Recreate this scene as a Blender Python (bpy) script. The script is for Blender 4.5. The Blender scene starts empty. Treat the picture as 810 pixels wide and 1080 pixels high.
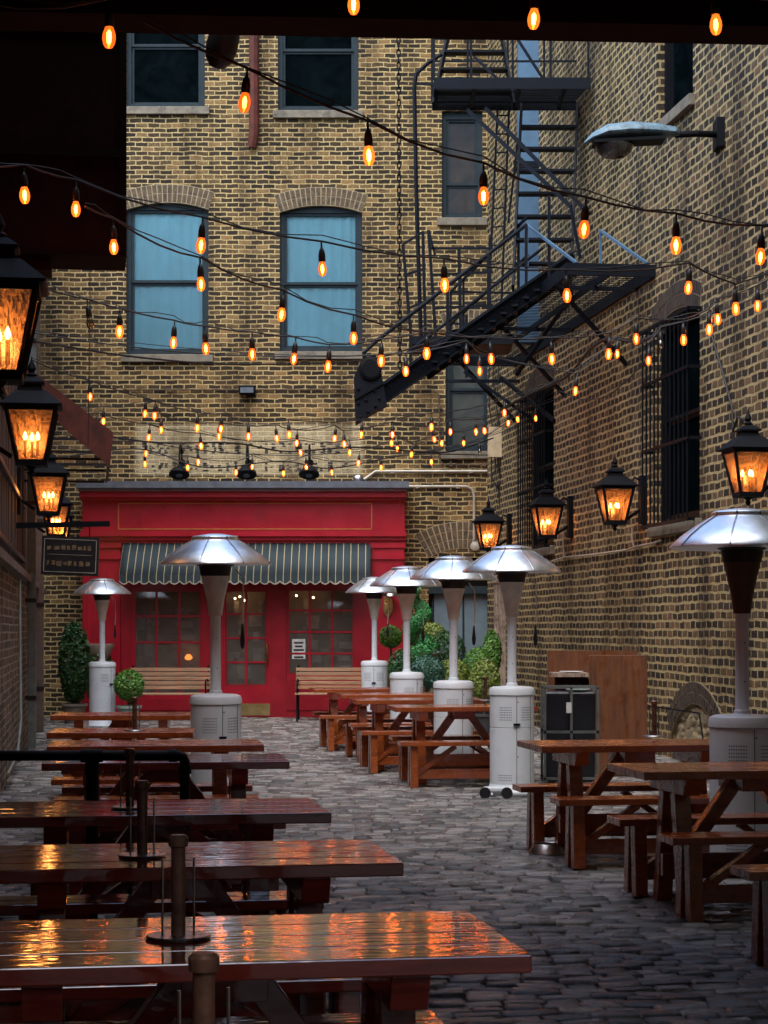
import bpy, math, random
from mathutils import Vector, Matrix
random.seed(7)
R = random.uniform
PI = math.pi
rad = math.radians
scene = bpy.context.scene
COL = scene.collection
F = 2100.0; CX = 405.0; HY = 663.0; H = 1.477      # focal length in photo pixels, horizon row, eye height
SL = 0.14                                          # the alley narrows to the left with distance

def P(px, py, D):
    return Vector(((px-CX)*D/F, D, H+(HY-py)*D/F))

# ------------------------------------------------------------------ mesh builder
class MB:
    def __init__(s): s.v = []; s.f = []; s.uvf = None
    def add(s, vs, fs):
        o = len(s.v); s.v += [tuple(p) for p in vs]; s.f += [tuple(i+o for i in f) for f in fs]; return s
    def box(s, x0, x1, y0, y1, z0, z1, M=None):
        vs = [Vector((x, y, z)) for z in (z0, z1) for y in (y0, y1) for x in (x0, x1)]
        if M: vs = [M @ p for p in vs]
        return s.add(vs, [(0,2,3,1),(4,5,7,6),(0,1,5,4),(2,6,7,3),(0,4,6,2),(1,3,7,5)])
    def cbox(s, c, sx, sy, sz, M=None):
        return s.box(c[0]-sx/2, c[0]+sx/2, c[1]-sy/2, c[1]+sy/2, c[2]-sz/2, c[2]+sz/2, M)
    def beam(s, a, b, w, t, up=(0,0,1)):
        a = Vector(a); b = Vector(b); d = (b-a).normalized(); up = Vector(up)
        if abs(d.dot(up)) > .98: up = Vector((0,1,0))
        sd = d.cross(up).normalized(); u2 = sd.cross(d).normalized()
        vs = []
        for p in (a, b):
            for i, j in ((-1,-1),(1,-1),(1,1),(-1,1)):
                vs.append(p + sd*(w/2*i) + u2*(t/2*j))
        return s.add(vs, [(3,2,1,0),(4,5,6,7),(0,1,5,4),(1,2,6,5),(2,3,7,6),(3,0,4,7)])
    def tube(s, pts, r, seg=8, cap=True):
        pts = [Vector(p) for p in pts]; n = len(pts); rings = []
        rr = r if isinstance(r, (list, tuple)) else [r]*n
        prev = None
        for i in range(n):
            d = (pts[min(i+1,n-1)] - pts[max(i-1,0)])
            d = d.normalized() if d.length > 1e-9 else Vector((0,0,1))
            if prev is None:
                a = Vector((0,0,1)) if abs(d.z) < .9 else Vector((1,0,0))
                sd = d.cross(a).normalized()
            else:
                sd = (prev - d*prev.dot(d)).normalized()
            prev = sd; u = d.cross(sd)
            rings.append([pts[i] + (sd*math.cos(2*PI*k/seg) + u*math.sin(2*PI*k/seg))*rr[i] for k in range(seg)])
        vs = [p for q in rings for p in q]; fs = []
        for i in range(n-1):
            for k in range(seg):
                k2 = (k+1) % seg
                fs.append((i*seg+k, i*seg+k2, (i+1)*seg+k2, (i+1)*seg+k))
        if cap:
            fs.append(tuple(range(seg))[::-1]); fs.append(tuple((n-1)*seg+k for k in range(seg)))
        return s.add(vs, fs)
    def lathe(s, prof, seg=24, c=(0,0,0), rot=0, M=None, sq=None):
        c = Vector(c); vs = []; fs = []
        for r, z in prof:
            for k in range(seg):
                a = 2*PI*k/seg + rot
                p = Vector((r*math.cos(a), r*math.sin(a), z)) + c
                vs.append(M @ p if M else p)
        n = len(prof)
        for i in range(n-1):
            for k in range(seg):
                k2 = (k+1) % seg
                fs.append((i*seg+k, i*seg+k2, (i+1)*seg+k2, (i+1)*seg+k))
        if prof[0][0] > 1e-4: fs.append(tuple(range(seg))[::-1])
        if prof[-1][0] > 1e-4: fs.append(tuple((n-1)*seg+k for k in range(seg)))
        return s.add(vs, fs)
    def prism(s, poly, vec):
        n = len(poly); vec = Vector(vec); poly = [Vector(p) for p in poly]
        vs = poly + [p+vec for p in poly]
        fs = [tuple(range(n))[::-1], tuple(range(n, 2*n))]
        for i in range(n):
            j = (i+1) % n; fs.append((i, j, n+j, n+i))
        return s.add(vs, fs)
    def build(s, name, mat, parent=None, origin=None, smooth=False, bevel=0):
        me = bpy.data.meshes.new(name)
        vs = s.v
        if origin is not None:
            o = Vector(origin); vs = [tuple(Vector(p)-o) for p in s.v]
        me.from_pydata(vs, [], s.f); me.update()
        import bmesh
        bm = bmesh.new(); bm.from_mesh(me)
        bmesh.ops.recalc_face_normals(bm, faces=bm.faces); bm.to_mesh(me); bm.free()
        if smooth:
            for p in me.polygons: p.use_smooth = True
            me.set_sharp_from_angle(angle=rad(38))
        me.materials.append(mat)
        ob = bpy.data.objects.new(name, me); COL.objects.link(ob)
        if parent: ob.parent = parent
        if bevel:
            b = ob.modifiers.new('bevel', 'BEVEL'); b.width = bevel; b.segments = 2; b.limit_method = 'ANGLE'
        if origin is not None and parent is None: ob.location = origin
        return ob

def empty(name, loc=(0,0,0), rz=0, label=None, cat=None, group=None):
    o = bpy.data.objects.new(name, None); COL.objects.link(o)
    o.empty_display_size = .1
    o.location = loc; o.rotation_euler = (0,0,rz)
    tag(o, label, cat, group); return o
def tag(o, label=None, cat=None, group=None, kind=None):
    if label: o['label'] = label
    if cat: o['category'] = cat
    if group: o['group'] = group
    if kind: o['kind'] = kind
    return o
def copy_tree(o, parent=None):
    c = o.copy(); COL.objects.link(c); c.parent = parent
    for ch in o.children: copy_tree(ch, c)
    return c

# ------------------------------------------------------------------ materials
def nt(name):
    m = bpy.data.materials.new(name); m.use_nodes = True
    t = m.node_tree; t.nodes.clear()
    out = t.nodes.new('ShaderNodeOutputMaterial')
    return m, t, out
def N(t, kind, **kw):
    n = t.nodes.new(kind)
    for k, v in kw.items():
        if k in n.inputs.keys() if hasattr(n.inputs, 'keys') else False: n.inputs[k].default_value = v
        else: setattr(n, k, v)
    return n
def setin(n, **kw):
    for k, v in kw.items(): n.inputs[k.replace('_', ' ')].default_value = v
def rgb(c): return (c[0], c[1], c[2], 1)
def ramp(t, stops, interp='LINEAR'):
    n = t.nodes.new('ShaderNodeValToRGB'); n.color_ramp.interpolation = interp
    e = n.color_ramp.elements
    while len(e) < len(stops): e.new(.5)
    for i, (p, c) in enumerate(stops):
        e[i].position = p; e[i].color = rgb(c) if len(c) == 3 else c
    return n
def math_(t, op, a, b=None, c=None):
    n = t.nodes.new('ShaderNodeMath'); n.operation = op
    for i, x in enumerate((a, b, c)):
        if x is None: continue
        if isinstance(x, (int, float)): n.inputs[i].default_value = x
        else: t.links.new(x, n.inputs[i])
    return n.outputs[0]
def mixc(t, fac, a, b, mode='MIX'):
    n = t.nodes.new('ShaderNodeMix'); n.data_type = 'RGBA'; n.blend_type = mode
    for idx, x in ((0, fac), (6, a), (7, b)):
        if isinstance(x, (int, float)): n.inputs[idx].default_value = x
        elif isinstance(x, tuple): n.inputs[idx].default_value = rgb(x)
        else: t.links.new(x, n.inputs[idx])
    return n.outputs[2]

def simple(name, color, rough=.5, metal=0, var=.25, nscale=6, bump=.15, bscale=40, stretch=(1,1,1), coat=0, dirt=None, spec=.5):
    m, t, out = nt(name)
    L = t.links.new
    tc = N(t, 'ShaderNodeTexCoord'); mp = N(t, 'ShaderNodeMapping'); mp.inputs['Scale'].default_value = stretch
    L(tc.outputs['Object'], mp.inputs['Vector'])
    n1 = N(t, 'ShaderNodeTexNoise'); setin(n1, Scale=nscale, Detail=6, Roughness=.65); L(mp.outputs[0], n1.inputs['Vector'])
    n2 = N(t, 'ShaderNodeTexNoise'); setin(n2, Scale=bscale, Detail=5, Roughness=.6); L(mp.outputs[0], n2.inputs['Vector'])
    lo = tuple(c*(1-var) for c in color); hi = tuple(min(1, c*(1+var)) for c in color)
    rp = ramp(t, [(.3, lo), (.7, hi)]); L(n1.outputs['Fac'], rp.inputs[0])
    col = rp.outputs[0]
    if dirt:
        rd = ramp(t, [(.5, (0,0,0)), (.68, (1,1,1))]); n3 = N(t, 'ShaderNodeTexNoise'); setin(n3, Scale=nscale*.6, Detail=8, Roughness=.75)
        L(tc.outputs['Object'], n3.inputs['Vector']); L(n3.outputs['Fac'], rd.inputs[0])
        col = mixc(t, rd.outputs[0], col, dirt)
    b = N(t, 'ShaderNodeBsdfPrincipled'); L(col, b.inputs['Base Color'])
    b.inputs['Metallic'].default_value = metal; b.inputs['Coat Weight'].default_value = coat; b.inputs['Coat Roughness'].default_value = .12
    b.inputs['Specular IOR Level'].default_value = spec
    r = math_(t, 'MULTIPLY_ADD', n1.outputs['Fac'], .3, max(.02, rough-.15)); L(r, b.inputs['Roughness'])
    bp = N(t, 'ShaderNodeBump'); setin(bp, Strength=bump, Distance=.01); L(n2.outputs['Fac'], bp.inputs['Height']); L(bp.outputs[0], b.inputs['Normal'])
    L(b.outputs[0], out.inputs[0]); return m

def brick_mat(name, bw=.215, bh=.083, dark=(.032,.024,.016), mid=(.10,.065,.034), light=(.24,.175,.095), mortar=(.46,.36,.20), msize=.011, wob=.012, ghost=False, soldier=None, seedoff=0, darkpos=.64):
    m, t, out = nt(name); L = t.links.new
    tc = N(t, 'ShaderNodeTexCoord'); sp = N(t, 'ShaderNodeSeparateXYZ'); L(tc.outputs['Object'], sp.inputs[0])
    u = math_(t, 'ADD', sp.outputs[0], sp.outputs[1])
    cb = N(t, 'ShaderNodeCombineXYZ'); L(u, cb.inputs[0]); L(sp.outputs[2], cb.inputs[1])
    n0 = N(t, 'ShaderNodeTexNoise'); setin(n0, Scale=4.5, Detail=3); L(cb.outputs[0], n0.inputs['Vector'])
    sb = N(t, 'ShaderNodeVectorMath', operation='SUBTRACT'); L(n0.outputs['Color'], sb.inputs[0]); sb.inputs[1].default_value = (.5,.5,.5)
    sc = N(t, 'ShaderNodeVectorMath', operation='SCALE'); L(sb.outputs[0], sc.inputs[0]); sc.inputs['Scale'].default_value = wob*4
    ad = N(t, 'ShaderNodeVectorMath', operation='ADD'); L(cb.outputs[0], ad.inputs[0]); L(sc.outputs[0], ad.inputs[1])
    nf = N(t, 'ShaderNodeTexNoise'); setin(nf, Scale=38, Detail=3); L(cb.outputs[0], nf.inputs['Vector'])
    sb2 = N(t, 'ShaderNodeVectorMath', operation='SUBTRACT'); L(nf.outputs['Color'], sb2.inputs[0]); sb2.inputs[1].default_value = (.5,.5,.5)
    sc2 = N(t, 'ShaderNodeVectorMath', operation='SCALE'); L(sb2.outputs[0], sc2.inputs[0]); sc2.inputs['Scale'].default_value = .010
    ad2 = N(t, 'ShaderNodeVectorMath', operation='ADD'); L(ad.outputs[0], ad2.inputs[0]); L(sc2.outputs[0], ad2.inputs[1])
    vec = ad2.outputs[0]
    def bt(w, h, v):
        b = N(t, 'ShaderNodeTexBrick'); setin(b, Color1=(0,0,0,1), Color2=(1,1,1,1), Mortar=(0,0,0,1), Scale=1, Brick_Width=w, Row_Height=h, Mortar_Size=msize, Mortar_Smooth=.35, Bias=0)
        L(v, b.inputs['Vector']); return b
    B = bt(bw, bh, vec); fac = B.outputs['Fac']; val = B.outputs['Color']
    if soldier:
        B2 = bt(.075, .2, vec)
        z = sp.outputs[2]; msk = None
        for (z0, z1) in soldier:
            q = math_(t, 'MULTIPLY', math_(t, 'GREATER_THAN', z, z0), math_(t, 'LESS_THAN', z, z1))
            msk = q if msk is None else math_(t, 'MAXIMUM', msk, q)
        fac = mixc(t, msk, fac, B2.outputs['Fac']); val = mixc(t, msk, val, B2.outputs['Color'])
    nb = N(t, 'ShaderNodeTexNoise'); setin(nb, Scale=1.1, Detail=5, Roughness=.6); L(cb.outputs[0], nb.inputs['Vector'])
    nm = N(t, 'ShaderNodeTexNoise'); setin(nm, Scale=26, Detail=6, Roughness=.7); L(cb.outputs[0], nm.inputs['Vector'])
    v2 = math_(t, 'ADD', val, math_(t, 'MULTIPLY', math_(t, 'SUBTRACT', nm.outputs['Fac'], .5), 1.15))
    v3 = math_(t, 'ADD', v2, math_(t, 'MULTIPLY', math_(t, 'SUBTRACT', nb.outputs['Fac'], .5), .8))
    cr = ramp(t, [(0, dark), (darkpos, mid), (.95, light), (.985, (.34,.11,.04)), (1, light)]); L(v3, cr.inputs[0])
    mr = ramp(t, [(.25, tuple(c*.55 for c in mortar)), (.6, mortar)]); L(nm.outputs['Fac'], mr.inputs[0])
    mcol = mixc(t, math_(t, 'MULTIPLY', nb.outputs['Fac'], .6), mr.outputs[0], tuple(c*.55 for c in mortar))
    col = mixc(t, fac, cr.outputs[0], mcol)
    if ghost:   # a faded painted sign: whitewash band and broken dark letter strokes
        x0, x1, z0, z1 = ghost
        def soft(v, a, b, w):
            p = math_(t, 'MULTIPLY', math_(t, 'SUBTRACT', v, a), 1/w); p = math_(t, 'MINIMUM', math_(t, 'MAXIMUM', p, 0), 1)
            q = math_(t, 'MULTIPLY', math_(t, 'SUBTRACT', b, v), 1/w); q = math_(t, 'MINIMUM', math_(t, 'MAXIMUM', q, 0), 1)
            return math_(t, 'MULTIPLY', p, q)
        ms = math_(t, 'MULTIPLY', soft(sp.outputs[0], x0, x1, .12), soft(sp.outputs[2], z0, z1, .06))
        wr = ramp(t, [(.30, (0,0,0)), (.46, (1,1,1))]); L(nm.outputs['Fac'], wr.inputs[0])
        wash = math_(t, 'MULTIPLY', math_(t, 'MULTIPLY', ms, wr.outputs[0]), .85)
        col = mixc(t, wash, col, mixc(t, fac, (.50,.40,.22), (.66,.56,.34)))
    ms_ = N(t, 'ShaderNodeMapping'); ms_.inputs['Scale'].default_value = (1.6, .28, 1); L(cb.outputs[0], ms_.inputs[0])
    ns_ = N(t, 'ShaderNodeTexNoise'); setin(ns_, Scale=1, Detail=7, Roughness=.62); L(ms_.outputs[0], ns_.inputs['Vector'])
    rs_ = ramp(t, [(.36, (.42,.40,.38)), (.52, (1,1,1)), (.72, (1.0,.97,.90))]); L(ns_.outputs['Fac'], rs_.inputs[0])
    col = mixc(t, 1.0, col, rs_.outputs[0], 'MULTIPLY')
    b = N(t, 'ShaderNodeBsdfPrincipled'); L(col, b.inputs['Base Color']); b.inputs['Roughness'].default_value = .82
    b.inputs['Specular IOR Level'].default_value = .3
    hgt = math_(t, 'ADD', math_(t, 'MULTIPLY', fac, -.6), math_(t, 'MULTIPLY', nm.outputs['Fac'], .5))
    hgt = math_(t, 'ADD', hgt, math_(t, 'MULTIPLY', val, .25))
    bp = N(t, 'ShaderNodeBump'); setin(bp, Strength=.9, Distance=.02); L(hgt, bp.inputs['Height']); L(bp.outputs[0], b.inputs['Normal'])
    L(b.outputs[0], out.inputs[0]); return m

def emit(name, c, s):
    m, t, out = nt(name); e = N(t, 'ShaderNodeEmission'); e.inputs[0].default_value = rgb(c); e.inputs[1].default_value = s
    t.links.new(e.outputs[0], out.inputs[0]); return m

def emit_var(name, c, s0, s1):
    m, t, out = nt(name); e = N(t, 'ShaderNodeEmission'); e.inputs[0].default_value = rgb(c)
    oi = N(t, 'ShaderNodeObjectInfo'); t.links.new(math_(t, 'MULTIPLY_ADD', oi.outputs['Random'], s1, s0), e.inputs[1])
    t.links.new(e.outputs[0], out.inputs[0]); return m

def wood_mat(name, color, rough=.22, grain=1.0, coat=.6, vert=False):
    m, t, out = nt(name); L = t.links.new
    tc = N(t, 'ShaderNodeTexCoord'); mp = N(t, 'ShaderNodeMapping'); mp.inputs['Scale'].default_value = (16, 16, 1.2) if vert else (1.2, 16, 16)
    L(tc.outputs['Object'], mp.inputs['Vector'])
    oi = N(t, 'ShaderNodeObjectInfo'); ad = N(t, 'ShaderNodeVectorMath', operation='ADD'); L(mp.outputs[0], ad.inputs[0])
    sc = N(t, 'ShaderNodeVectorMath', operation='SCALE'); sc.inputs[0].default_value = (37, 91, 53); L(oi.outputs['Random'], sc.inputs['Scale']); L(sc.outputs[0], ad.inputs[1])
    n1 = N(t, 'ShaderNodeTexNoise'); setin(n1, Scale=1.6, Detail=8, Roughness=.7, Distortion=.6); L(ad.outputs[0], n1.inputs['Vector'])
    rp = ramp(t, [(.28, tuple(c*.35 for c in color)), (.5, color), (.75, tuple(c*1.5 for c in color))]); L(n1.outputs['Fac'], rp.inputs[0])
    hue = mixc(t, oi.outputs['Random'], rp.outputs[0], tuple(c*.7 for c in color)); hue = mixc(t, .5, rp.outputs[0], hue)
    n2 = N(t, 'ShaderNodeTexNoise'); setin(n2, Scale=9, Detail=5, Roughness=.6); L(tc.outputs['Object'], n2.inputs['Vector'])
    mw = N(t, 'ShaderNodeMapping'); mw.inputs['Scale'].default_value = (14, 34, 20); L(tc.outputs['Object'], mw.inputs[0]); wv = N(t, 'ShaderNodeTexNoise'); setin(wv, Scale=1, Detail=2, Roughness=.4); L(mw.outputs[0], wv.inputs['Vector'])
    b = N(t, 'ShaderNodeBsdfPrincipled'); L(hue, b.inputs['Base Color'])
    wr = ramp(t, [(.35, (rough*.45,)*3), (.7, (rough*1.9,)*3)]); L(n2.outputs['Fac'], wr.inputs[0])
    L(wr.outputs[0], b.inputs['Roughness']); b.inputs['Coat Weight'].default_value = coat; L(math_(t,'MULTIPLY',wr.outputs[0],.75), b.inputs['Coat Roughness'])
    hgt = math_(t, 'ADD', math_(t, 'MULTIPLY', n1.outputs['Fac'], .10), math_(t, 'MULTIPLY', wv.outputs['Fac'], .9))
    bp = N(t, 'ShaderNodeBump'); setin(bp, Strength=.5*grain, Distance=.0022); L(hgt, bp.inputs['Height']); L(bp.outputs[0], b.inputs['Normal']); L(bp.outputs[0], b.inputs['Coat Normal'])
    L(b.outputs[0], out.inputs[0]); return m

def stone_ground_mat():
    m, t, out = nt('wet_pavers'); L = t.links.new
    tc = N(t, 'ShaderNodeTexCoord')
    at = N(t, 'ShaderNodeAttribute'); at.attribute_name = 'stone'
    n1 = N(t, 'ShaderNodeTexNoise'); setin(n1, Scale=1.0, Detail=6, Roughness=.6); L(tc.outputs['Object'], n1.inputs['Vector'])
    n2 = N(t, 'ShaderNodeTexNoise'); setin(n2, Scale=30, Detail=6, Roughness=.7); L(tc.outputs['Object'], n2.inputs['Vector'])
    v = math_(t, 'ADD', math_(t, 'MULTIPLY', at.outputs['Fac'], .6), math_(t, 'MULTIPLY', n2.outputs['Fac'], .4))
    cr = ramp(t, [(.1, (.045,.046,.046)), (.42, (.14,.133,.122)), (.68, (.27,.25,.225)), (.95, (.42,.375,.325))]); L(v, cr.inputs[0])
    b = N(t, 'ShaderNodeBsdfPrincipled'); L(cr.outputs[0], b.inputs['Base Color'])
    rr = math_(t, 'ADD', math_(t, 'MULTIPLY', n1.outputs['Fac'], .55), math_(t, 'MULTIPLY', n2.outputs['Fac'], .35))
    r2 = ramp(t, [(.38, (.05,)*3), (.70, (.36,)*3)]); L(rr, r2.inputs[0]); L(r2.outputs[0], b.inputs['Roughness'])
    bp = N(t, 'ShaderNodeBump'); setin(bp, Strength=1.0, Distance=.014); L(n2.outputs['Fac'], bp.inputs['Height']); L(bp.outputs[0], b.inputs['Normal'])
    L(b.outputs[0], out.inputs[0]); return m

def glass_mat(name, tint, gl=.25, tl=0, tcol=(1,.5,.2), rough=.05, bscale=60, bstr=.0, base=None):
    m, t, out = nt(name); L = t.links.new
    tr = N(t, 'ShaderNodeBsdfTransparent'); tr.inputs[0].default_value = rgb(tint)
    g = N(t, 'ShaderNodeBsdfGlossy'); g.inputs['Roughness'].default_value = rough
    fr = N(t, 'ShaderNodeFresnel'); fr.inputs[0].default_value = 1.5
    tc = N(t, 'ShaderNodeTexCoord'); nz = N(t, 'ShaderNodeTexNoise'); setin(nz, Scale=bscale, Detail=2); L(tc.outputs['Object'], nz.inputs['Vector'])
    bp = N(t, 'ShaderNodeBump'); setin(bp, Strength=bstr, Distance=.01); L(nz.outputs['Fac'], bp.inputs['Height']); L(bp.outputs[0], g.inputs['Normal'])
    mx = N(t, 'ShaderNodeMixShader'); L(math_(t, 'ADD', fr.outputs[0], gl), mx.inputs[0]); L(tr.outputs[0], mx.inputs[1]); L(g.outputs[0], mx.inputs[2])
    res = mx.outputs[0]
    if tl:
        tb = N(t, 'ShaderNodeBsdfTranslucent'); tb.inputs[0].default_value = rgb(tcol)
        rp = ramp(t, [(.43, (tl*.15,)*3), (.57, (min(1, tl*2.0),)*3)]); mp = N(t, 'ShaderNodeMapping'); mp.inputs['Scale'].default_value = (1, 1, .35)
        L(tc.outputs['Object'], mp.inputs[0]); nz2 = N(t, 'ShaderNodeTexNoise'); setin(nz2, Scale=bscale, Detail=2); L(mp.outputs[0], nz2.inputs['Vector'])
        L(nz2.outputs['Fac'], rp.inputs[0])
        m2 = N(t, 'ShaderNodeMixShader'); L(rp.outputs[0], m2.inputs[0]); L(res, m2.inputs[1]); L(tb.outputs[0], m2.inputs[2]); res = m2.outputs[0]
    L(res, out.inputs[0]); return m

def leaf_mat(name, c1, c2):
    m, t, out = nt(name); L = t.links.new
    at = N(t, 'ShaderNodeAttribute'); at.attribute_name = 'leaf'
    rp = ramp(t, [(0, c1), (1, c2)]); L(at.outputs['Fac'], rp.inputs[0])
    b = N(t, 'ShaderNodeBsdfPrincipled'); L(rp.outputs[0], b.inputs['Base Color']); b.inputs['Roughness'].default_value = .45
    tb = N(t, 'ShaderNodeBsdfTranslucent'); L(rp.outputs[0], tb.inputs[0])
    mx = N(t, 'ShaderNodeMixShader'); mx.inputs[0].default_value = .25; L(b.outputs[0], mx.inputs[1]); L(tb.outputs[0], mx.inputs[2])
    L(mx.outputs[0], out.inputs[0]); return m

def stripe_mat():
    m, t, out = nt('awning_canvas'); L = t.links.new
    tc = N(t, 'ShaderNodeTexCoord'); sp = N(t, 'ShaderNodeSeparateXYZ'); L(tc.outputs['Object'], sp.inputs[0])
    fr = math_(t, 'FRACT', math_(t, 'MULTIPLY', sp.outputs[0], 1/.122))
    a = math_(t, 'MULTIPLY', math_(t, 'GREATER_THAN', fr, .46), math_(t, 'LESS_THAN', fr, .57))
    n = N(t, 'ShaderNodeTexNoise'); setin(n, Scale=5, Detail=5); L(tc.outputs['Object'], n.inputs['Vector'])
    base = mixc(t, n.outputs['Fac'], (.012,.025,.031), (.024,.045,.052))
    col = mixc(t, a, base, (.36,.31,.17))
    b = N(t, 'ShaderNodeBsdfPrincipled'); L(col, b.inputs['Base Color']); b.inputs['Roughness'].default_value = .8
    L(b.outputs[0], out.inputs[0]); return m

M = {}
M['brick_back'] = brick_mat('yellow_brick', bw=.205, bh=.079, dark=(.020,.014,.009), mid=(.082,.050,.022), light=(.25,.16,.062), mortar=(.64,.47,.20), msize=.012, ghost=((140-405)/62.3, (386-405)/62.3, H+(663-503)/62.3, H+(663-446)/62.3))
M['brick_right'] = brick_mat('dark_brick', bw=.20, bh=.098, dark=(.018,.013,.009), mid=(.060,.040,.022), light=(.15,.10,.05), mortar=(.54,.41,.19), msize=.018, wob=.014)  # dark brown bricks with thick tan mortar
M['brick_left'] = brick_mat('old_brick', bw=.21, bh=.08, dark=(.045,.034,.028), mid=(.16,.11,.075), light=(.30,.22,.15), mortar=(.44,.37,.27), msize=.011)
M['arch_brick'] = simple('arch_brick', (.10,.066,.034), .85, var=.75, nscale=9, bump=.5)
M['mortar'] = simple('mortar', (.36,.29,.17), .9)
M['arch_brick2'] = simple('dark_arch_brick', (.05,.033,.02), .85, var=.6, nscale=9, bump=.5)
M['mortar2'] = simple('dark_mortar', (.24,.19,.11), .9)
M['rubble'] = simple('rubble_infill', (.26,.20,.11), .9, var=.4, nscale=9)
M['frame'] = simple('slate_painted_wood', (.020,.032,.037), .6, spec=.2)
M['sill'] = simple('limestone_sill', (.20,.17,.12), .8, dirt=(.07,.06,.045))
def pane_mat(name, c1, c2, rough=.06, swirl=2.0, coat=1, spec=.5):
    m, t, out = nt(name); L = t.links.new
    tc = N(t, 'ShaderNodeTexCoord'); n = N(t, 'ShaderNodeTexNoise'); setin(n, Scale=swirl, Detail=4, Distortion=1.8); L(tc.outputs['Object'], n.inputs['Vector'])
    rp = ramp(t, [(.3, c1), (.7, c2)]); L(n.outputs['Fac'], rp.inputs[0])
    b = N(t, 'ShaderNodeBsdfPrincipled'); L(rp.outputs[0], b.inputs['Base Color']); b.inputs['Roughness'].default_value = rough; b.inputs['Coat Weight'].default_value = coat; b.inputs['Specular IOR Level'].default_value = spec; b.inputs['Coat Roughness'].default_value = .02
    n2 = N(t, 'ShaderNodeTexNoise'); setin(n2, Scale=3, Detail=1); L(tc.outputs['Object'], n2.inputs['Vector'])
    bp = N(t, 'ShaderNodeBump'); setin(bp, Strength=.12, Distance=.02); L(n2.outputs['Fac'], bp.inputs['Height']); L(bp.outputs[0], b.inputs['Coat Normal'])
    L(b.outputs[0], out.inputs[0]); return m
M['pane_blue'] = pane_mat('curtained_glass', (.10,.27,.33), (.15,.35,.41), coat=.3, rough=.3)
M['pane_dark'] = pane_mat('dark_glass', (.001,.0022,.0025), (.003,.006,.007), coat=0, spec=0, rough=.2)
M['pane_brown'] = pane_mat('reflecting_glass', (.015,.011,.008), (.04,.028,.016), coat=.12, spec=.15)
M['pane_grey'] = pane_mat('dull_glass', (.05,.06,.055), (.09,.10,.09))
M['clear_glass'] = glass_mat('window_glass', (.90,.95,.96), gl=.0, rough=.55, bscale=2.5, bstr=.06)
M['curtain'] = simple('pale_blue_curtain', (.26,.62,.68), .8, var=.12, nscale=1.5)
M['red'] = simple('red_gloss_paint', (.38,.008,.022), .34, var=.14, nscale=3, bump=.10, bscale=15, dirt=(.26,.012,.016))
M['red_deep'] = simple('deep_red_paint', (.30,.008,.018), .35, var=.2, nscale=3, bump=.08)
M['lead'] = simple('grey_cornice_flashing', (.12,.14,.16), .4, metal=.3)
M['gold'] = simple('gold_line', (.50,.20,.05), .4, bump=0)
M['brass'] = simple('brass', (.55,.38,.14), .3, metal=1)
M['awning'] = stripe_mat()
M['shopglass'] = glass_mat('shop_glass', (.8,.82,.8), gl=.2, rough=.02, bscale=2.5, bstr=.12)
def pale_reflection_glass():  # grey-beige layer paints pale reflections of the alley into the panes
    m, t, out = nt('pale_reflection_shop_glass'); L = t.links.new
    tr = N(t, 'ShaderNodeBsdfTransparent'); b = N(t, 'ShaderNodeBsdfPrincipled'); b.inputs['Roughness'].default_value = .03; b.inputs['Specular IOR Level'].default_value = 1
    tc = N(t, 'ShaderNodeTexCoord'); n = N(t, 'ShaderNodeTexNoise'); setin(n, Scale=4.5, Detail=5, Distortion=.5); L(tc.outputs['Object'], n.inputs['Vector'])
    rp = ramp(t, [(.3, (.10,.088,.072)), (.7, (.19,.172,.148))]); L(n.outputs['Fac'], rp.inputs[0]); L(rp.outputs[0], b.inputs['Base Color'])
    n2 = N(t, 'ShaderNodeTexNoise'); setin(n2, Scale=2.2, Detail=1); L(tc.outputs['Object'], n2.inputs['Vector'])
    bp = N(t, 'ShaderNodeBump'); setin(bp, Strength=.12, Distance=.02); L(n2.outputs['Fac'], bp.inputs['Height']); L(bp.outputs[0], b.inputs['Normal'])
    mx = N(t, 'ShaderNodeMixShader'); mx.inputs[0].default_value = .36; L(tr.outputs[0], mx.inputs[1]); L(b.outputs[0], mx.inputs[2]); L(mx.outputs[0], out.inputs[0]); return m
M['shopglass'] = pale_reflection_glass()
M['paper'] = simple('paper', (.7,.7,.66), .8, bump=0)
M['ink'] = simple('ink', (.02,.02,.025), .6, bump=0)
M['room'] = simple('dim_interior', (.38,.31,.23), .8, var=.5, nscale=2)
M['room2'] = simple('pale_interior', (.6,.55,.46), .7, var=.4, nscale=5)
M['iron'] = simple('black_iron', (.003,.004,.006), .6, var=.4, spec=.15)
M['navy'] = simple('blue_black_steel', (.0035,.006,.011), .6, var=.4, spec=.16, dirt=(.008,.006,.005))
M['bluesteel'] = simple('blue_grey_painted_steel', (.075,.15,.23), .5, metal=.2, var=.35, nscale=1.2)
M['rust'] = simple('rusted_metal', (.10,.022,.012), .7, metal=.2, var=.5)
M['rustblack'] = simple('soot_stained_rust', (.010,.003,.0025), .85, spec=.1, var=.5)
M['black'] = simple('black_paint', (.012,.012,.013), .4)
M['soot'] = simple('sooty_timber', (.006,.004,.0035), .9, spec=.1)
M['cable'] = simple('black_cable', (.012,.011,.010), .6)
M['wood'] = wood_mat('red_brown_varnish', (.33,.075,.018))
M['wood_shaded'] = wood_mat('shaded_red_varnish', (.22,.026,.014), rough=.085, grain=1.0, coat=1.0)  # varnish of the near left tables, their shade put into a darker red
M['cabwood'] = wood_mat('cabinet_varnish', (.15,.050,.016), rough=.55, coat=0, vert=True, grain=.3)
M['slat'] = wood_mat('pale_bench_slats', (.42,.25,.14), rough=.5, coat=.1)
M['oldwood'] = simple('weathered_timber', (.36,.27,.20), .85, stretch=(8,8,.8), var=.6, bump=.7, dirt=(.09,.05,.035))
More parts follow.
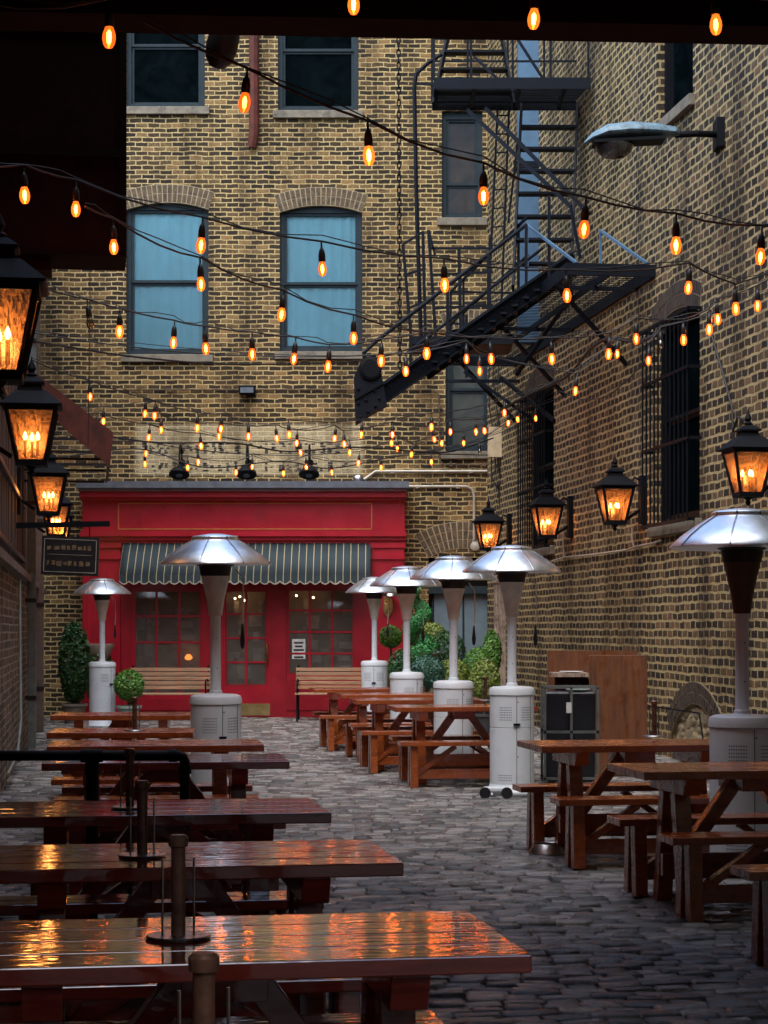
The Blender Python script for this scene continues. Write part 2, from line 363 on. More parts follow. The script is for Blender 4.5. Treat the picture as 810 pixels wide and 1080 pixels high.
M['white'] = simple('pale_grey_enamel', (.72,.78,.82), .35, var=.06, nscale=2, bump=.03, dirt=(.60,.64,.65))
M['seam'] = simple('seam_shadow_gap', (.07,.08,.085), .6)
M['alu'] = simple('brushed_reflector', (.72,.78,.84), .38, metal=1, var=.12, nscale=7, bump=.14, bscale=6)
M['taupe'] = simple('heat_stained_burner', (.66,.60,.53), .5, metal=.0)
M['brownburn'] = simple('dark_burner', (.12,.06,.035), .5, metal=.6)
M['brownpipe'] = simple('brown_iron_pipe', (.16,.075,.045), .4, metal=.3, var=.5, nscale=20)
M['mesh'] = simple('burner_mesh', (.04,.03,.025), .5, metal=.7)
M['pipe_pale'] = simple('pale_conduit', (.42,.38,.30), .5, metal=.3)
M['pipe_gg'] = simple('grey_green_downpipe', (.17,.20,.18), .5, dirt=(.10,.10,.085))
M['pipe_br'] = simple('brown_downpipe', (.12,.085,.07), .6)
M['cream'] = simple('cream_box_paint', (.62,.50,.30), .5, bump=.05)
M['door_blue'] = simple('blue_grey_door', (.15,.215,.245), .5, var=.12)
M['pot'] = simple('stone_pot', (.26,.22,.17), .8)
M['potgreen'] = simple('pale_green_pot', (.30,.38,.33), .6)
M['potdark'] = simple('dark_pot', (.05,.05,.05), .6)
M['bark'] = simple('bark', (.09,.06,.04), .9)
M['leafA'] = leaf_mat('leaf_bright', (.04,.13,.016), (.20,.44,.07))
M['leafB'] = leaf_mat('leaf_dark', (.014,.06,.016), (.06,.18,.05))
M['leafC'] = leaf_mat('leaf_blue', (.02,.075,.05), (.08,.22,.15))
M['leafD'] = leaf_mat('leaf_yellow', (.09,.15,.02), (.34,.42,.09))
M['leafE'] = leaf_mat('leaf_spiral', (.02,.15,.04), (.11,.50,.15))
M['amber_glass'] = glass_mat('hammered_lantern_glass', (1,.84,.66), gl=.08, tl=.065, tcol=(1,.55,.25), rough=.12, bscale=75, bstr=.5)
M['flame'] = emit('candle_lamp', (1,.42,.12), 26)
M['filament'] = emit_var('filament', (1,.33,.06), 38, 50)
def bulb_glass():
    m, t, out = nt('amber_bulb_glass'); L = t.links.new
    tr = N(t, 'ShaderNodeBsdfTransparent'); tr.inputs[0].default_value = (1,.45,.14,1)
    e = N(t, 'ShaderNodeEmission'); e.inputs[0].default_value = (1,.14,.014,1); oi = N(t, 'ShaderNodeObjectInfo'); L(math_(t, 'MULTIPLY_ADD', oi.outputs['Random'], .9, .6), e.inputs[1])
    g = N(t, 'ShaderNodeBsdfGlossy'); g.inputs[1].default_value = .06
    a = N(t, 'ShaderNodeMixShader'); a.inputs[0].default_value = .45; L(tr.outputs[0], a.inputs[1]); L(e.outputs[0], a.inputs[2])
    b = N(t, 'ShaderNodeMixShader'); b.inputs[0].default_value = .06; L(a.outputs[0], b.inputs[1]); L(g.outputs[0], b.inputs[2])
    L(b.outputs[0], out.inputs[0]); m.cycles.emission_sampling = 'NONE'; return m
M['bulb'] = bulb_glass()
M['bulb_off'] = glass_mat('unlit_bulb_glass', (.8,.72,.6), gl=.1)
M['ground'] = simple('packed_grit', (.035,.028,.022), .7, bump=.5, nscale=8)
M['pavers'] = stone_ground_mat()
M['steel'] = simple('steel', (.35,.36,.37), .3, metal=1)
M['blackplastic'] = simple('black_plastic', (.012,.013,.018), .35)
M['street'] = simple('weathered_lamp_paint', (.13,.22,.27), .5, dirt=(.025,.03,.032), nscale=14, var=.3)
M['signbrown'] = simple('faded_lettering', (.16,.10,.05), .7, var=.8, nscale=30)

# ------------------------------------------------------------------ ground
me = bpy.data.meshes.new('ground')
me.from_pydata([(-300,-200,-.035),(300,-200,-.035),(300,500,-.035),(-300,500,-.035)], [], [(0,1,2,3)])
me.materials.append(M['ground']); g = bpy.data.objects.new('ground', me); COL.objects.link(g); tag(g, kind='structure')

def pavers():
    vs = []; fs = []; val = []
    rz = math.atan(SL); ca, sa = math.cos(rz), math.sin(rz)
    y = 0.5; row = 0
    while y < 34.2:
        dep = .105 + R(-.010, .010)
        wy = y
        xl = -1.35 - SL*0 - .3; xr = 7.4
        x = xl - 3.9 + R(0, .2) ; xend = xr
        while x < xend:
            w = R(.13, .22)
            # local coords (along the course, across the courses)
            lx0, lx1 = x+.004, x+w-.004; ly0, ly1 = wy+.004, wy+dep-.004
            cxw = (lx0+lx1)/2*ca - (ly0+ly1)/2*sa; cyw = (lx0+lx1)/2*sa + (ly0+ly1)/2*ca
            left = -SL*cyw - .95; right = 6.6 - SL*cyw
            if left < cxw < right and cyw < 34.3:
                o = len(vs); h = R(-.011, .006); tx = R(-.05, .05); ty = R(-.055, .055)
                mx, my = (lx0+lx1)/2, (ly0+ly1)/2
                def pt(lx, ly, z):
                    return (lx*ca-ly*sa, lx*sa+ly*ca, z)
                ins = R(.006, .012)
                for k, (lx, ly) in enumerate(((lx0,ly0),(lx1,ly0),(lx1,ly1),(lx0,ly1))):
                    vs.append(pt(lx+R(-.005,.005), ly+R(-.004,.004), -.033))
                for k, (lx, ly) in enumerate(((lx0,ly0),(lx1,ly0),(lx1,ly1),(lx0,ly1))):
                    vs.append(pt(lx+R(-.004,.004), ly+R(-.004,.004), -.012+h*.7))
                for k, (lx, ly) in enumerate(((lx0+ins,ly0+ins),(lx1-ins,ly0+ins),(lx1-ins,ly1-ins),(lx0+ins,ly1-ins))):
                    vs.append(pt(lx+R(-.006,.006), ly+R(-.006,.006), h + (lx-mx)*tx + (ly-my)*ty))
                vs.append(pt(mx, my, h + R(.0,.006)))
                a = R(0, 1)
                for k in range(4):
                    k2 = (k+1) % 4
                    fs.append((o+k, o+k2, o+4+k2, o+4+k)); fs.append((o+4+k, o+4+k2, o+8+k2, o+8+k)); fs.append((o+8+k, o+8+k2, o+12))
                val += [a]*13
            x += w
        y += dep; row += 1
    me = bpy.data.meshes.new('paving'); me.from_pydata(vs, [], fs); me.update()
    at = me.attributes.new('stone', 'FLOAT', 'POINT'); at.data.foreach_set('value', val)
    for p in me.polygons: p.use_smooth = True
    me.materials.append(M['pavers']); o = bpy.data.objects.new('paving', me); COL.objects.link(o); tag(o, kind='structure')
pavers()

# ------------------------------------------------------------------ walls with openings (local x along, -y towards the alley)
def wall_mesh(x0, x1, z0, z1, ops, reveal=.22, back=.35):
    mb = MB()
    xs = sorted({x0, x1, *[a for o in ops for a in o[:2]]}); zs = sorted({z0, z1, *[a for o in ops for a in o[2:4]]})
    xs = [x for x in xs if x0 <= x <= x1]; zs = [z for z in zs if z0 <= z <= z1]
    for i in range(len(xs)-1):
        for j in range(len(zs)-1):
            cx, cz = (xs[i]+xs[i+1])/2, (zs[j]+zs[j+1])/2
            if any(o[0] < cx < o[1] and o[2] < cz < o[3] for o in ops): continue
            mb.add([(xs[i],0,zs[j]),(xs[i+1],0,zs[j]),(xs[i+1],0,zs[j+1]),(xs[i],0,zs[j+1])], [(0,1,2,3)])
    for (a, b, c, d) in [o[:4] for o in ops]:
        mb.add([(a,0,c),(b,0,c),(b,0,d),(a,0,d),(a,reveal,c),(b,reveal,c),(b,reveal,d),(a,reveal,d)], [(0,4,5,1),(1,5,6,2),(2,6,7,3),(3,7,4,0)])
    # ends, top and back so that the wall is solid
    mb.add([(x0,0,z0),(x1,0,z0),(x1,0,z1),(x0,0,z1),(x0,back,z0),(x1,back,z0),(x1,back,z1),(x0,back,z1)], [(0,3,7,4),(1,5,6,2),(3,2,6,7),(4,7,6,5)])
    return mb
def build_wall(mb, name, mat, parent):
    me = bpy.data.meshes.new(name); me.from_pydata(mb.v, [], mb.f); me.update(); me.materials.append(mat)
    o = bpy.data.objects.new(name, me); COL.objects.link(o); o.parent = parent; return o

def window(parent, a, b, c, d, pane, rail=None, sill=True, fm=None, arch=True, am='arch_brick', mm='mortar', y=.12, rings=2, sash_t=.05, vbar=0, blind=None):
    """sash window as a part of the building: frame, meeting rail, pane, sill, brick arch"""
    fm = fm or M['frame']
    f = MB(); w = .075
    f.box(a, a+w, y-.03, y+.07, c, d); f.box(b-w, b, y-.03, y+.07, c, d)
    f.box(a+w, b-w, y-.03, y+.07, d-w*1.6, d); f.box(a+w, b-w, y-.03, y+.07, c, c+w)
    win = f.build('window', fm, parent)
    rail = rail if rail is not None else (c+d)/2
    s = MB(); w2 = w+.045
    for (z0, z1, yy) in ((rail, d-w*1.6, y), (c+w, rail, y+.03)):
        s.box(a+w, a+w2, yy, yy+.04, z0, z1); s.box(b-w2, b-w, yy, yy+.04, z0, z1)
        s.box(a+w2, b-w2, yy, yy+.04, z1-.04, z1); s.box(a+w2, b-w2, yy, yy+.04, z0, z0+.045)
        for k in range(vbar):
            xx = a+w2+(b-a-2*w2)*(k+1)/(vbar+1); s.box(xx-.015, xx+.015, yy+.005, yy+.035, z0+.045, z1-.04)
    s.build('sash', fm, win)
    p = MB(); p.box(a+w2-.01, b-w2+.01, y+.05, y+.055, c+w+.02, d-w*1.6-.02)
    if pane is M['pane_blue']:
        p.build('pane', M['clear_glass'], win)
        n = 160; vs = []; fs = []; ph = R(0,6)
        for i in range(n+1):
            t_ = i/n; x = a+w+(b-a-2*w)*t_
            f1 = .012*math.sin(t_*46+ph+1.3*math.sin(t_*7)); f2 = .012*math.sin(t_*46+ph+2.2*math.sin(t_*5+1)+.8)
            vs += [(x, y+.085+f1, d-.1), (x, y+.085+f2*1.3, (c+d)/2), (x, y+.085+f2, c+.05)]
        for i in range(n):
            for k in range(2): fs.append((i*3+k, i*3+k+1, i*3+4+k, i*3+3+k))
        q = MB(); q.add(vs, fs); q.build('curtain', M['curtain'], win, smooth=True)
    else: p.build('pane', pane, win)
    if sill:
        q = MB(); q.box(a-.08, b+.08, -.07, y-.03, c-.13, c-.002); q.build('sill', M['sill'], win, bevel=.008)
    if arch:
        brick_arch(win, a, b, d, rings, am, mm)
    return win
def brick_arch(parent, a, b, d, rings=2, am='arch_brick', mm='mortar', rise=None, ring_h=.15):
    half = (b-a)/2; cx = (a+b)/2; rise = rise or half*.17
    Rr = (half*half+rise*rise)/(2*rise); cz = d-Rr; th = math.asin(min(1, half/Rr))
    vb = MB(); bk = MB()
    n = max(8, int(2*th*Rr/.075))
    r0 = Rr-.01; r1 = Rr+rings*ring_h
    for i in range(n):
        a0 = -th+2*th*i/n; a1 = -th+2*th*(i+1)/n
        poly = [(cx+r0*math.sin(a0), -.006, cz+r0*math.cos(a0)), (cx+r0*math.sin(a1), -.006, cz+r0*math.cos(a1)),
                (cx+r1*math.sin(a1), -.006, cz+r1*math.cos(a1)), (cx+r1*math.sin(a0), -.006, cz+r1*math.cos(a0))]
        bk.prism(poly, (0, .13, 0))
        for k in range(rings):
            q0 = Rr+k*ring_h+.006; q1 = Rr+(k+1)*ring_h-.010; g = (a1-a0)*.11
            b0, b1 = a0+g, a1-g
            yy = -.014+R(-.003,.003)
            vb.prism([(cx+q0*math.sin(b0), yy, cz+q0*math.cos(b0)), (cx+q0*math.sin(b1), yy, cz+q0*math.cos(b1)),
                      (cx+q1*math.sin(b1), yy, cz+q1*math.cos(b1)), (cx+q1*math.sin(b0), yy, cz+q1*math.cos(b0))], (0, .02, 0))
    bk.build('arch_mortar', M[mm], parent); vb.build('brick_arch', M[am], parent)

# ---- back building
BD = 33.7; BS = F/BD
bb = empty('brick_building', (0, BD, 0), 0, 'yellow-brown brick building closing the far end of the alley, behind the red shopfront', 'building')
def bx(px): return (px-CX)/BS
def bz(py): return H+(HY-py)/BS
wins = [(133,216,-75,113,'pane_dark',47,False), (293,378,-70,117,'pane_dark',52,False), (466,509,117,230,'pane_brown',194,False),
        (133,220,213,374,'pane_blue',297,True), (295,382,216,371,'pane_blue',299,True), (470,518,345,476,'pane_grey',411,True)]
ops = [(bx(a), bx(b), bz(d), bz(c)) for a, b, c, d, *_ in wins]
dooro = (bx(452), bx(524), -.04, bz(588))
corner = bx(514)
build_wall(wall_mesh(-9.0, 3.6, -.05, 14.5, ops+[dooro]), 'wall', M['brick_back'], bb)
for (a, b, c, d, pm, rl, ar) in wins:
    window(bb, bx(a), bx(b), bz(d), bz(c), M[pm], bz(rl), arch=ar)
mb = MB(); mb.box(-9, 3.6, -.12, .45, 14.5, 14.75); mb.build('parapet_coping', M['sill'], bb)
mb = MB(); brick_arch(bb, dooro[0], dooro[1], dooro[3]+.16, 3, rise=.16)
# steel service door in the arched opening
dr = MB(); dr.box(dooro[0]+.1, dooro[1]-.06, .14, .19, 0.0, bz(624)); dr = dr.build('service_door', M['door_blue'], bb)
q = MB()
for xx in (dooro[0]+.06, (dooro[0]+dooro[1])/2): q.box(xx, xx+.03, .125, .14, .02, bz(622))
q.build('door_trim', M['frame'], dr)
q = MB(); q.box(dooro[0], dooro[1], .10, .2, bz(618), dooro[3]+.15); q.build('transom_panel', M['soot'], dr)
q = MB(); q.box(dooro[0]-.0, dooro[1], -.01, .2, bz(626), bz(618)); q.build('lintel', M['frame'], dr)

# ghost sign: broken strokes of faded dark letters painted on the brickwork
gs = MB()
def stroke(x, z, w, h):
    gs.box(x, x+w, -.0035, 0.002, z, z+h)
for line, (zt, x0, x1, hh) in enumerate(((478, 150, 368, 11), (497, 160, 372, 9))):
    x = x0
    zt0 = bz(zt)
    while x < x1:
        if R(0,1) < .16: x += R(4,7); continue
        w = R(3.5, 6.5); n = random.choice((1,2,2,3))
        for k in range(n):
            for z in range(5):
                if R(0,1) < .45: stroke(bx(x+w*k/max(1,n)), zt0+z*hh/5/BS, R(.035,.06), hh/5/BS*.75)
        if R(0,1) < .5: stroke(bx(x), zt0+random.choice((0, hh*.45, hh*.85))/BS, w/BS*.8, .035)
        x += w+R(2.5,4)
gs.build('ghost_lettering', simple('faded_black_paint', (.055,.05,.042), .9, var=.6, nscale=30), bb)

# ---- right building
th_r = math.atan2(-.9903, .1386)
RX0 = 6.467 - SL*BD
rb = empty('brick_building', (RX0, BD, 0), th_r, 'dark brick building along the right side of the alley with barred windows and gas lanterns', 'building')
def rs(D): return (BD-D)*1.00975
def wD(px): return 13581/(px-111)
def RW(D, out=0, z=0):
    """world point in front of the right wall at depth D"""
    x = 6.467-SL*D
    return Vector((x-out*.9903, D-out*.1386, z))
rops = [(rs(wD(693)), rs(wD(731)), 7.35, 9.9), (rs(wD(690)), rs(wD(738)), 2.68, 5.1), (rs(wD(556)), rs(wD(584)), 2.68, 5.1),
        (rs(wD(708)), rs(wD(760)), .12, .66), (rs(17.0), rs(15.4), 2.68, 5.1), (rs(wD(620)),rs(wD(642)), 10.4,12.6)]
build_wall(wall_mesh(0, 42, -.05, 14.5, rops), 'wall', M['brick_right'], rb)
for i, (a, b, c, d) in enumerate(rops):
    if i == 3: continue
    window(rb, a, b, c, d, M['pane_dark'], arch=(i in (1,2,4)), am='arch_brick2', mm='mortar2', fm=M['iron'])
mb = MB(); mb.box(0, 42, -.12, .45, 14.5, 14.75); mb.build('parapet_coping', M['sill'], rb)
a, b, c, d = rops[3]
inf = MB(); inf.box(a, b, .05, .12, c, d)
inf = inf.build('cellar_infill', M['rubble'], rb)
st = MB()
for k in range(70):
    x = R(a+.1, b-.1); z = R(c+.04, d-.04); s_ = R(.05, .11)
    st.lathe([(s_*.1,-.02),(s_*.9,-.012),(s_,0),(s_*.6,.014),(.001,.02)], 7, M=Matrix.Translation((x, .045, z)) @ Matrix.Rotation(PI/2, 4, 'X') @ Matrix.Diagonal((1.2,.75,1,1)))
st.build('rubble_stones', M['rubble'], inf)
brick_arch(rb, a, b, d, 2, 'arch_brick2', 'mortar2', rise=.36, ring_h=.12)
# window grilles
for i in (1, 2):
    a, b, c, d = rops[i]
    gmb = MB()
    n = 11
    for k in range(n+1):
        x = a+(b-a)*k/n; gmb.tube([(x, -.14, c-.02), (x, -.14, d-.12)], .011, 6)
    for z in (c-.01, c+(d-c)*.36, c+(d-c)*.68, d-.14):
        gmb.box(a-.05, b+.05, -.15, -.128, z-.018, z+.018)
        gmb.box(a-.05, a-.03, -.15, 0, z-.018, z+.018); gmb.box(b+.03, b+.05, -.15, 0, z-.018, z+.018)
    gmb.build('window_grille', M['iron'], rb)
# ---- left building
LX0 = -.78; SLL = .149
th_l = math.atan2(.989, -.1474)
def LW(D, out=0, z=0):
    return Vector((LX0-SLL*D+out*.989, D+out*.1474, z))
lb = empty('brick_building', (LX0, 0, 0), th_l, 'dark building along the left side of the alley, boarded above a brick base', 'building')
build_wall(wall_mesh(-8, 33.9, -.05, 2.05, []), 'wall', M['brick_left'], lb)
mb = MB(); mb.box(-8, 33.9, -.09, .05, 2.05, 2.13)
mb.build('ledge', simple('stained_ledge', (.17,.13,.10), .8, dirt=(.05,.04,.03)), lb)
mb = MB(); x = -8
while x < 28.5:
    mb.box(x, x+.29, .0+R(-.008,.008), .3, 2.13, 8.2); x += .3
mb.build('timber_boarding', simple('weathered_boarding', (.07,.045,.033), .8, stretch=(6,6,.6), var=.5, bump=.5), lb)
mb = MB(); mb.box(28.5, 33.9, .01, .3, 2.13, 8.2); mb.build('upper_wall', M['brick_left'], lb)
mb = MB(); mb.box(-8, 33.9, -.12, .45, 8.2, 8.38); mb.build('eaves', M['soot'], lb)
mb = MB()
for z in (2.25, 2.9, 3.6): mb.box(8, 24, -.05, -.012, z, z+.05)
mb.build('wall_rail', M['black'], lb)

# downpipes on the left wall
for (D, mat, r, lab, z1) in ((24.6, 'pipe_gg', .055, 'pale grey-green downpipe on the left wall, the nearer of the two pipes', 8.1), (28.6, 'pipe_br', .06, 'brown downpipe on the left wall beside the tall conifer', 3.1)):
    o = LW(D, .09, 0); e = empty('downpipe', o, th_l, lab, 'pipe', 'downpipes on the left wall')
    m_ = MB(); m_.box(-r*1.5, r*1.5, -r, r*.9, 0, z1); m_.build('pipe', M[mat], e, bevel=.01)
    for z in (.6, 1.8, 3.0, 5.0, 7.0):
        if z < z1: m_ = MB(); m_.box(-r*1.8, r*1.8, -r*1.0-.008, r*1.4, z, z+.05); m_.build('bracket', M['black'], e)

# ---- roof over the near end of the alley, with its edge beam
rz8 = math.atan(SL)
e = empty('passage_roof', (0, 9.6, 4.34), rad(3.6), 'black roof beam spanning the alley along the top of the picture', 'roof')
m_ = MB(); m_.box(-6, 8, -9, .0, .32, .5); m_.build('deck', M['soot'], e)
m_ = MB(); m_.box(-6, 8, -.25, .05, -.0, .62); m_.build('edge_beam', M['soot'], e)
m_ = MB()
for y in range(-8, 0, 2): m_.box(-6, 8, y-.06, y+.06, .1, .32)
m_.build('joists', M['soot'], e)
e = empty('overhead_sky_blocker', (0, 9.3, 4.90), rad(3.6), 'unseen brick block added over the near end of the alley to cut sky light', 'building')  # unseen block, added to shade the near end from the sky
m_ = MB(); m_.box(-6, 8, -5.2, .0, 0, 5.5); m_.build('wall', M['brick_left'], e)
e = empty('low_sky_blocker', (0, -24, 0), 0, 'unseen brick building added behind the viewpoint to close off the low sky', 'building')  # unseen, added to hide the bright low sky behind the camera
m_ = MB(); m_.box(-30, 30, -6, 0, 0, 16); m_.build('wall', M['brick_left'], e)
for i in range(12):
    for j in range(4):
        x = -22+i*3.9; z = 1.2+j*3.2; m_ = MB(); m_.box(x, x+1.3, .003, .06, z, z+1.9); m_.build('window', M['pane_dark'], e)
# rust clad box on the left wall, under the roof
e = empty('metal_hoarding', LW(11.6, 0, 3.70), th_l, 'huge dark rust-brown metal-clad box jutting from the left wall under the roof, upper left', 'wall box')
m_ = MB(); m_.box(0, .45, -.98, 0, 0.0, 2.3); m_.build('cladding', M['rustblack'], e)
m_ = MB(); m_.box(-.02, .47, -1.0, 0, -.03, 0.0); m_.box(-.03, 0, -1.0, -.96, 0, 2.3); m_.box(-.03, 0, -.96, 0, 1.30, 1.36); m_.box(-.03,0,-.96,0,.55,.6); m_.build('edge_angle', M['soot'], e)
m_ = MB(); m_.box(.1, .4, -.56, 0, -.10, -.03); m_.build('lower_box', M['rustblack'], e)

# ------------------------------------------------------------------ red shopfront
SD = 33.15; SS = F/SD
sf = empty('shopfront', (0, SD, 0), 0, 'bright red shopfront with glazed doors and striped awning at the end of the alley', 'shopfront')
def sx(px): return (px-CX)/SS
def sz(py): return H+(HY-py)/SS
L0, L1 = sx(87), sx(427)
bays = [(sx(141), sx(213), sz(733), sz(622)), (sx(237), sx(282), sz(724), sz(622)), (sx(303), sx(374), sz(712), sz(621))]
build_wall(wall_mesh(L0, L1, 0, sz(520), bays, reveal=.06, back=BD-SD-.002), 'facade', M['red'], sf)
m_ = MB()                                           # cornice
m_.box(sx(83), sx(431), -.34, .5, sz(516), sz(509)); m_.box(sx(85), sx(429), -.27, .5, sz(519), sz(516)); m_.build('cornice_flashing', M['lead'], sf)
m_ = MB(); m_.box(sx(85.5), sx(428.5), -.20, 0, sz(525), sz(519)); m_.box(sx(86), sx(428), -.12, 0, sz(528), sz(525))
m_.box(sx(85.5), sx(428.5), -.16, 0, sz(566), sz(561)); m_.box(sx(86), sx(428), -.11, 0, sz(570), sz(566)); m_.box(sx(86.5), sx(427.5), -.06, 0, sz(573), sz(570))
m_.build('mouldings', M['red'], sf)
m_ = MB()
gx0, gx1, gz0, gz1 = sx(125), sx(392), sz(558), sz(531)
for (a, b, c, d) in ((gx0, gx1, gz1-.008, gz1+.008), (gx0, gx1, gz0-.008, gz0+.008), (gx0-.008, gx0+.008, gz0+.008, gz1-.008), (gx1-.008, gx1+.008, gz0+.008, gz1-.008)):
    m_.box(a, b, -.010, .001, c, d)
m_.build('gold_border', M['gold'], sf)
m_ = MB()
for k, (px, py, w, h) in enumerate(((146,550,2,8),(172,536,2.5,4),(190,545,1.5,6),(197,536,2.5,4),(220,537,3,3.5),(265,540,2,9))):
    m_.box(sx(px), sx(px+w), -.004, .001, sz(py+h/2), sz(py-h/2))
m_.build('fascia_marks', M['red_deep'], sf)
for (a, b) in ((88, 127), (392, 425.5)):             # pilasters
    m_ = MB()
    xa, xb = sx(a), sx(b)
    m_.box(xa, xb, -.055, 0, .0, sz(590)); m_.box(xa-.02, xb+.02, -.10, 0, .0, .28)
    m_.box(xa-.02, xb+.02, -.09, 0, sz(590), sz(585)); m_.box(xa-.01, xb+.01, -.07, 0, sz(585), sz(578)); m_.box(xa-.03, xb+.03, -.10, 0, sz(578), sz(573))
    for k in range(5):
        xx = xa+.08+k*(xb-xa-.16)/4; m_.box(xx-.014, xx+.014, -.068, -.055, .4, sz(600))
    m_.build('pilaster', M['red'], sf)
m_ = MB()                                            # stall risers and frame rails
for (a, b, t0) in ((131, 222, 733), (289, 388, 712)):
    m_.box(sx(a), sx(b), -.03, 0, 0, sz(t0+4)); m_.box(sx(a)+.1, sx(b)-.1, -.045, -.03, .12, sz(t0+12))
m_.box(sx(285), sx(302), -.052, 0, 0, sz(612)); m_.box(sx(221), sx(233), -.052, 0, 0, sz(612)); m_.box(sx(376), sx(391), -.052, 0, 0, sz(612)); m_.box(sx(128.5), sx(139), -.052, 0, 0, sz(612))
m_.build('timber_frame', M['red_deep'], sf)
def glazing(parent, name, bay, nc, nr, door=False):
    a, b, c, d = bay
    f = MB(); w = .035
    f.box(a, a+w, .0, .05, c, d); f.box(b-w, b, .0, .05, c, d); f.box(a+w, b-w, 0, .05, c, c+w); f.box(a+w, b-w, 0, .05, d-w, d)
    win = f.build(name, M['red_deep'], parent)
    mu = MB()
    for i in range(1, nc): x = a+(b-a)*i/nc; mu.box(x-.018, x+.018, .006, .045, c+w, d-w)
    for j in range(1, nr):
        z = c+(d-c)*j/nr
        for i in range(nc):
            xa = a+(b-a)*i/nc+(.018 if i else w); xb = a+(b-a)*(i+1)/nc-(.018 if i < nc-1 else w)
            mu.box(xa, xb, .008, .043, z-.016, z+.016)
    mu.build('glazing_bars', M['red'], win)
    p = MB(); p.box(a+w*.5, b-w*.5, .022, .027, c+w*.5, d-w*.5); p.build('pane', M['shopglass'], win)
    return win
glazing(sf, 'window', bays[0], 3, 4); glazing(sf, 'window', bays[2], 3, 4)
dd = MB(); dxa, dxb = sx(233.5), sx(285)
for (a, b, c, d) in ((dxa, bays[1][0], .01, sz(612)), (bays[1][1], dxb, .01, sz(612)), (bays[1][0], bays[1][1], .01, bays[1][2]), (bays[1][0], bays[1][1], bays[1][3], sz(612))):
    dd.box(a, b, -.035, -.002, c, d)
door = dd.build('door', M['red'], sf)
glazing(door, 'door_light', bays[1], 2, 4)
for ch in list(bpy.data.objects):
    pass
m_ = MB(); m_.box(sx(252), sx(285), -.045, -.036, sz(754.5), sz(742)); m_.build('kick_plate', simple('worn_brass', (.33,.24,.10), .45, metal=.6), door)
m_ = MB(); m_.tube([P(0,0,1)*0+Vector((sx(282), -.04, sz(701))), (sx(282), -.10, sz(698)), (sx(282), -.10, sz(683)), (sx(282), -.04, sz(680))], .022, 8); m_.build('handle', M['brass'], door)
m_ = MB(); m_.box(sx(308), sx(322), .012, .018, sz(695), sz(674))
pn = m_.build('paper_notice', M['paper'], sf)
m_ = MB()
for k in range(5):
    z = sz(677+k*3.8); w_ = (10, 8, 11, 7, 10)[k]
    m_.box(sx(315-w_/2), sx(315+w_/2), .009, .0115, z-.03, z)
m_.build('notice_print', M['ink'], pn)
# display case and dim shop interior seen through the glass
m_ = MB()
m_.box(L0+.1, L1-.1, .50, .52, .05, sz(600)); m_.box(L0+.1, L1-.1, .1, .5, .02, .05); m_.box(L0+.1, L1-.1, .06, .5, sz(612), sz(610))
m_.build('interior_back', M['room'], sf)
m_ = MB()
for k in range(46):
    bay = bays[random.choice((0,1,2))]; x = R(bay[0], bay[1]-.15); z = R(bay[2], bay[3]-.3); w_ = R(.06,.22); h_ = R(.05,.26)
    m_.box(x, x+w_, .36+k*.002, .40+k*.002, z, z+h_)
m_.build('shop_display', M['room2'], sf)
m_ = MB()
for k in range(7):
    z0 = bays[0][2]+R(.1,1.3); m_.box(R(bays[0][0], bays[0][1]-.3), bays[0][1]-R(0,.2), .27, .29, z0, z0+.04)
m_.build('display_shelves', M['oldwood'], sf)
m_ = MB(); m_.lathe([(.001,-.04),(.05,-.035),(.07,0),(.03,.06),(.001,.06)], 12, (sx(197), .3, sz(694))); m_.build('table_lamp', emit('warm_shop_lamp', (1,.25,.04), 1.1), sf, smooth=True)
m_ = MB()
for px, py in ((252,629),(257,633),(247,631),(312,628),(330,630)): m_.lathe([(.001,-.02),(.02,0),(.001,.02)], 8, (sx(px), .2, sz(py)))
m_.build('shop_spotlights', emit('shop_spots', (1,.6,.3), 12), sf)
# awning: canvas slopes out from the fascia, valance with scallops
aw0, aw1 = sx(131), sx(391)
m_ = MB(); top = sz(571); bot = sz(607.5); out = .62
n = 44; vs = []; fs = []
for i in range(n+1):
    x = aw0+(aw1-aw0)*i/n
    for (yy, zz) in ((-.02, top), (-out*.5, top-(top-bot)*.42), (-out, bot)):
        vs.append((x, -0 + yy - .01*math.sin(i*1.3), zz))
for i in range(n):
    for k in range(2): fs.append((i*3+k, i*3+k+1, i*3+4+k, i*3+3+k))
m_.add(vs, fs)
m_.add([(aw0,-.02,top),(aw0,-out,bot),(aw0,-.02,bot+.02)], [(0,1,2)]); m_.add([(aw1,-.02,top),(aw1,-out,bot),(aw1,-.02,bot+.02)], [(0,2,1)])
awn = m_.build('awning', M['awning'], sf, smooth=True)
so = awn.modifiers.new('thick', 'SOLIDIFY'); so.thickness = .008
m_ = MB(); ns = 25; vs = []; fs = []; seg = 6
for i in range(ns*seg+1):
    x = aw0+(aw1-aw0)*i/(ns*seg); ph = (i % seg)/seg; dz = .10+.05*math.sin(PI*ph)
    yy = -out-.012+.012*math.sin(i*.55)
    vs += [(x, yy, bot+.005), (x, yy-.006, bot-dz)]
for i in range(ns*seg): fs.append((2*i, 2*i+1, 2*i+3, 2*i+2))
m_.add(vs, fs); va = m_.build('valance', M['awning'], awn); so = va.modifiers.new('thick', 'SOLIDIFY'); so.thickness = .006
m_ = MB()
for i in range(ns*seg):
    a_ = Vector(vs[2*i+1]); b_ = Vector(vs[2*i+3]); m_.beam(a_, b_, .012, .018)
m_.build('valance_piping', M['pipe_pale'], awn)
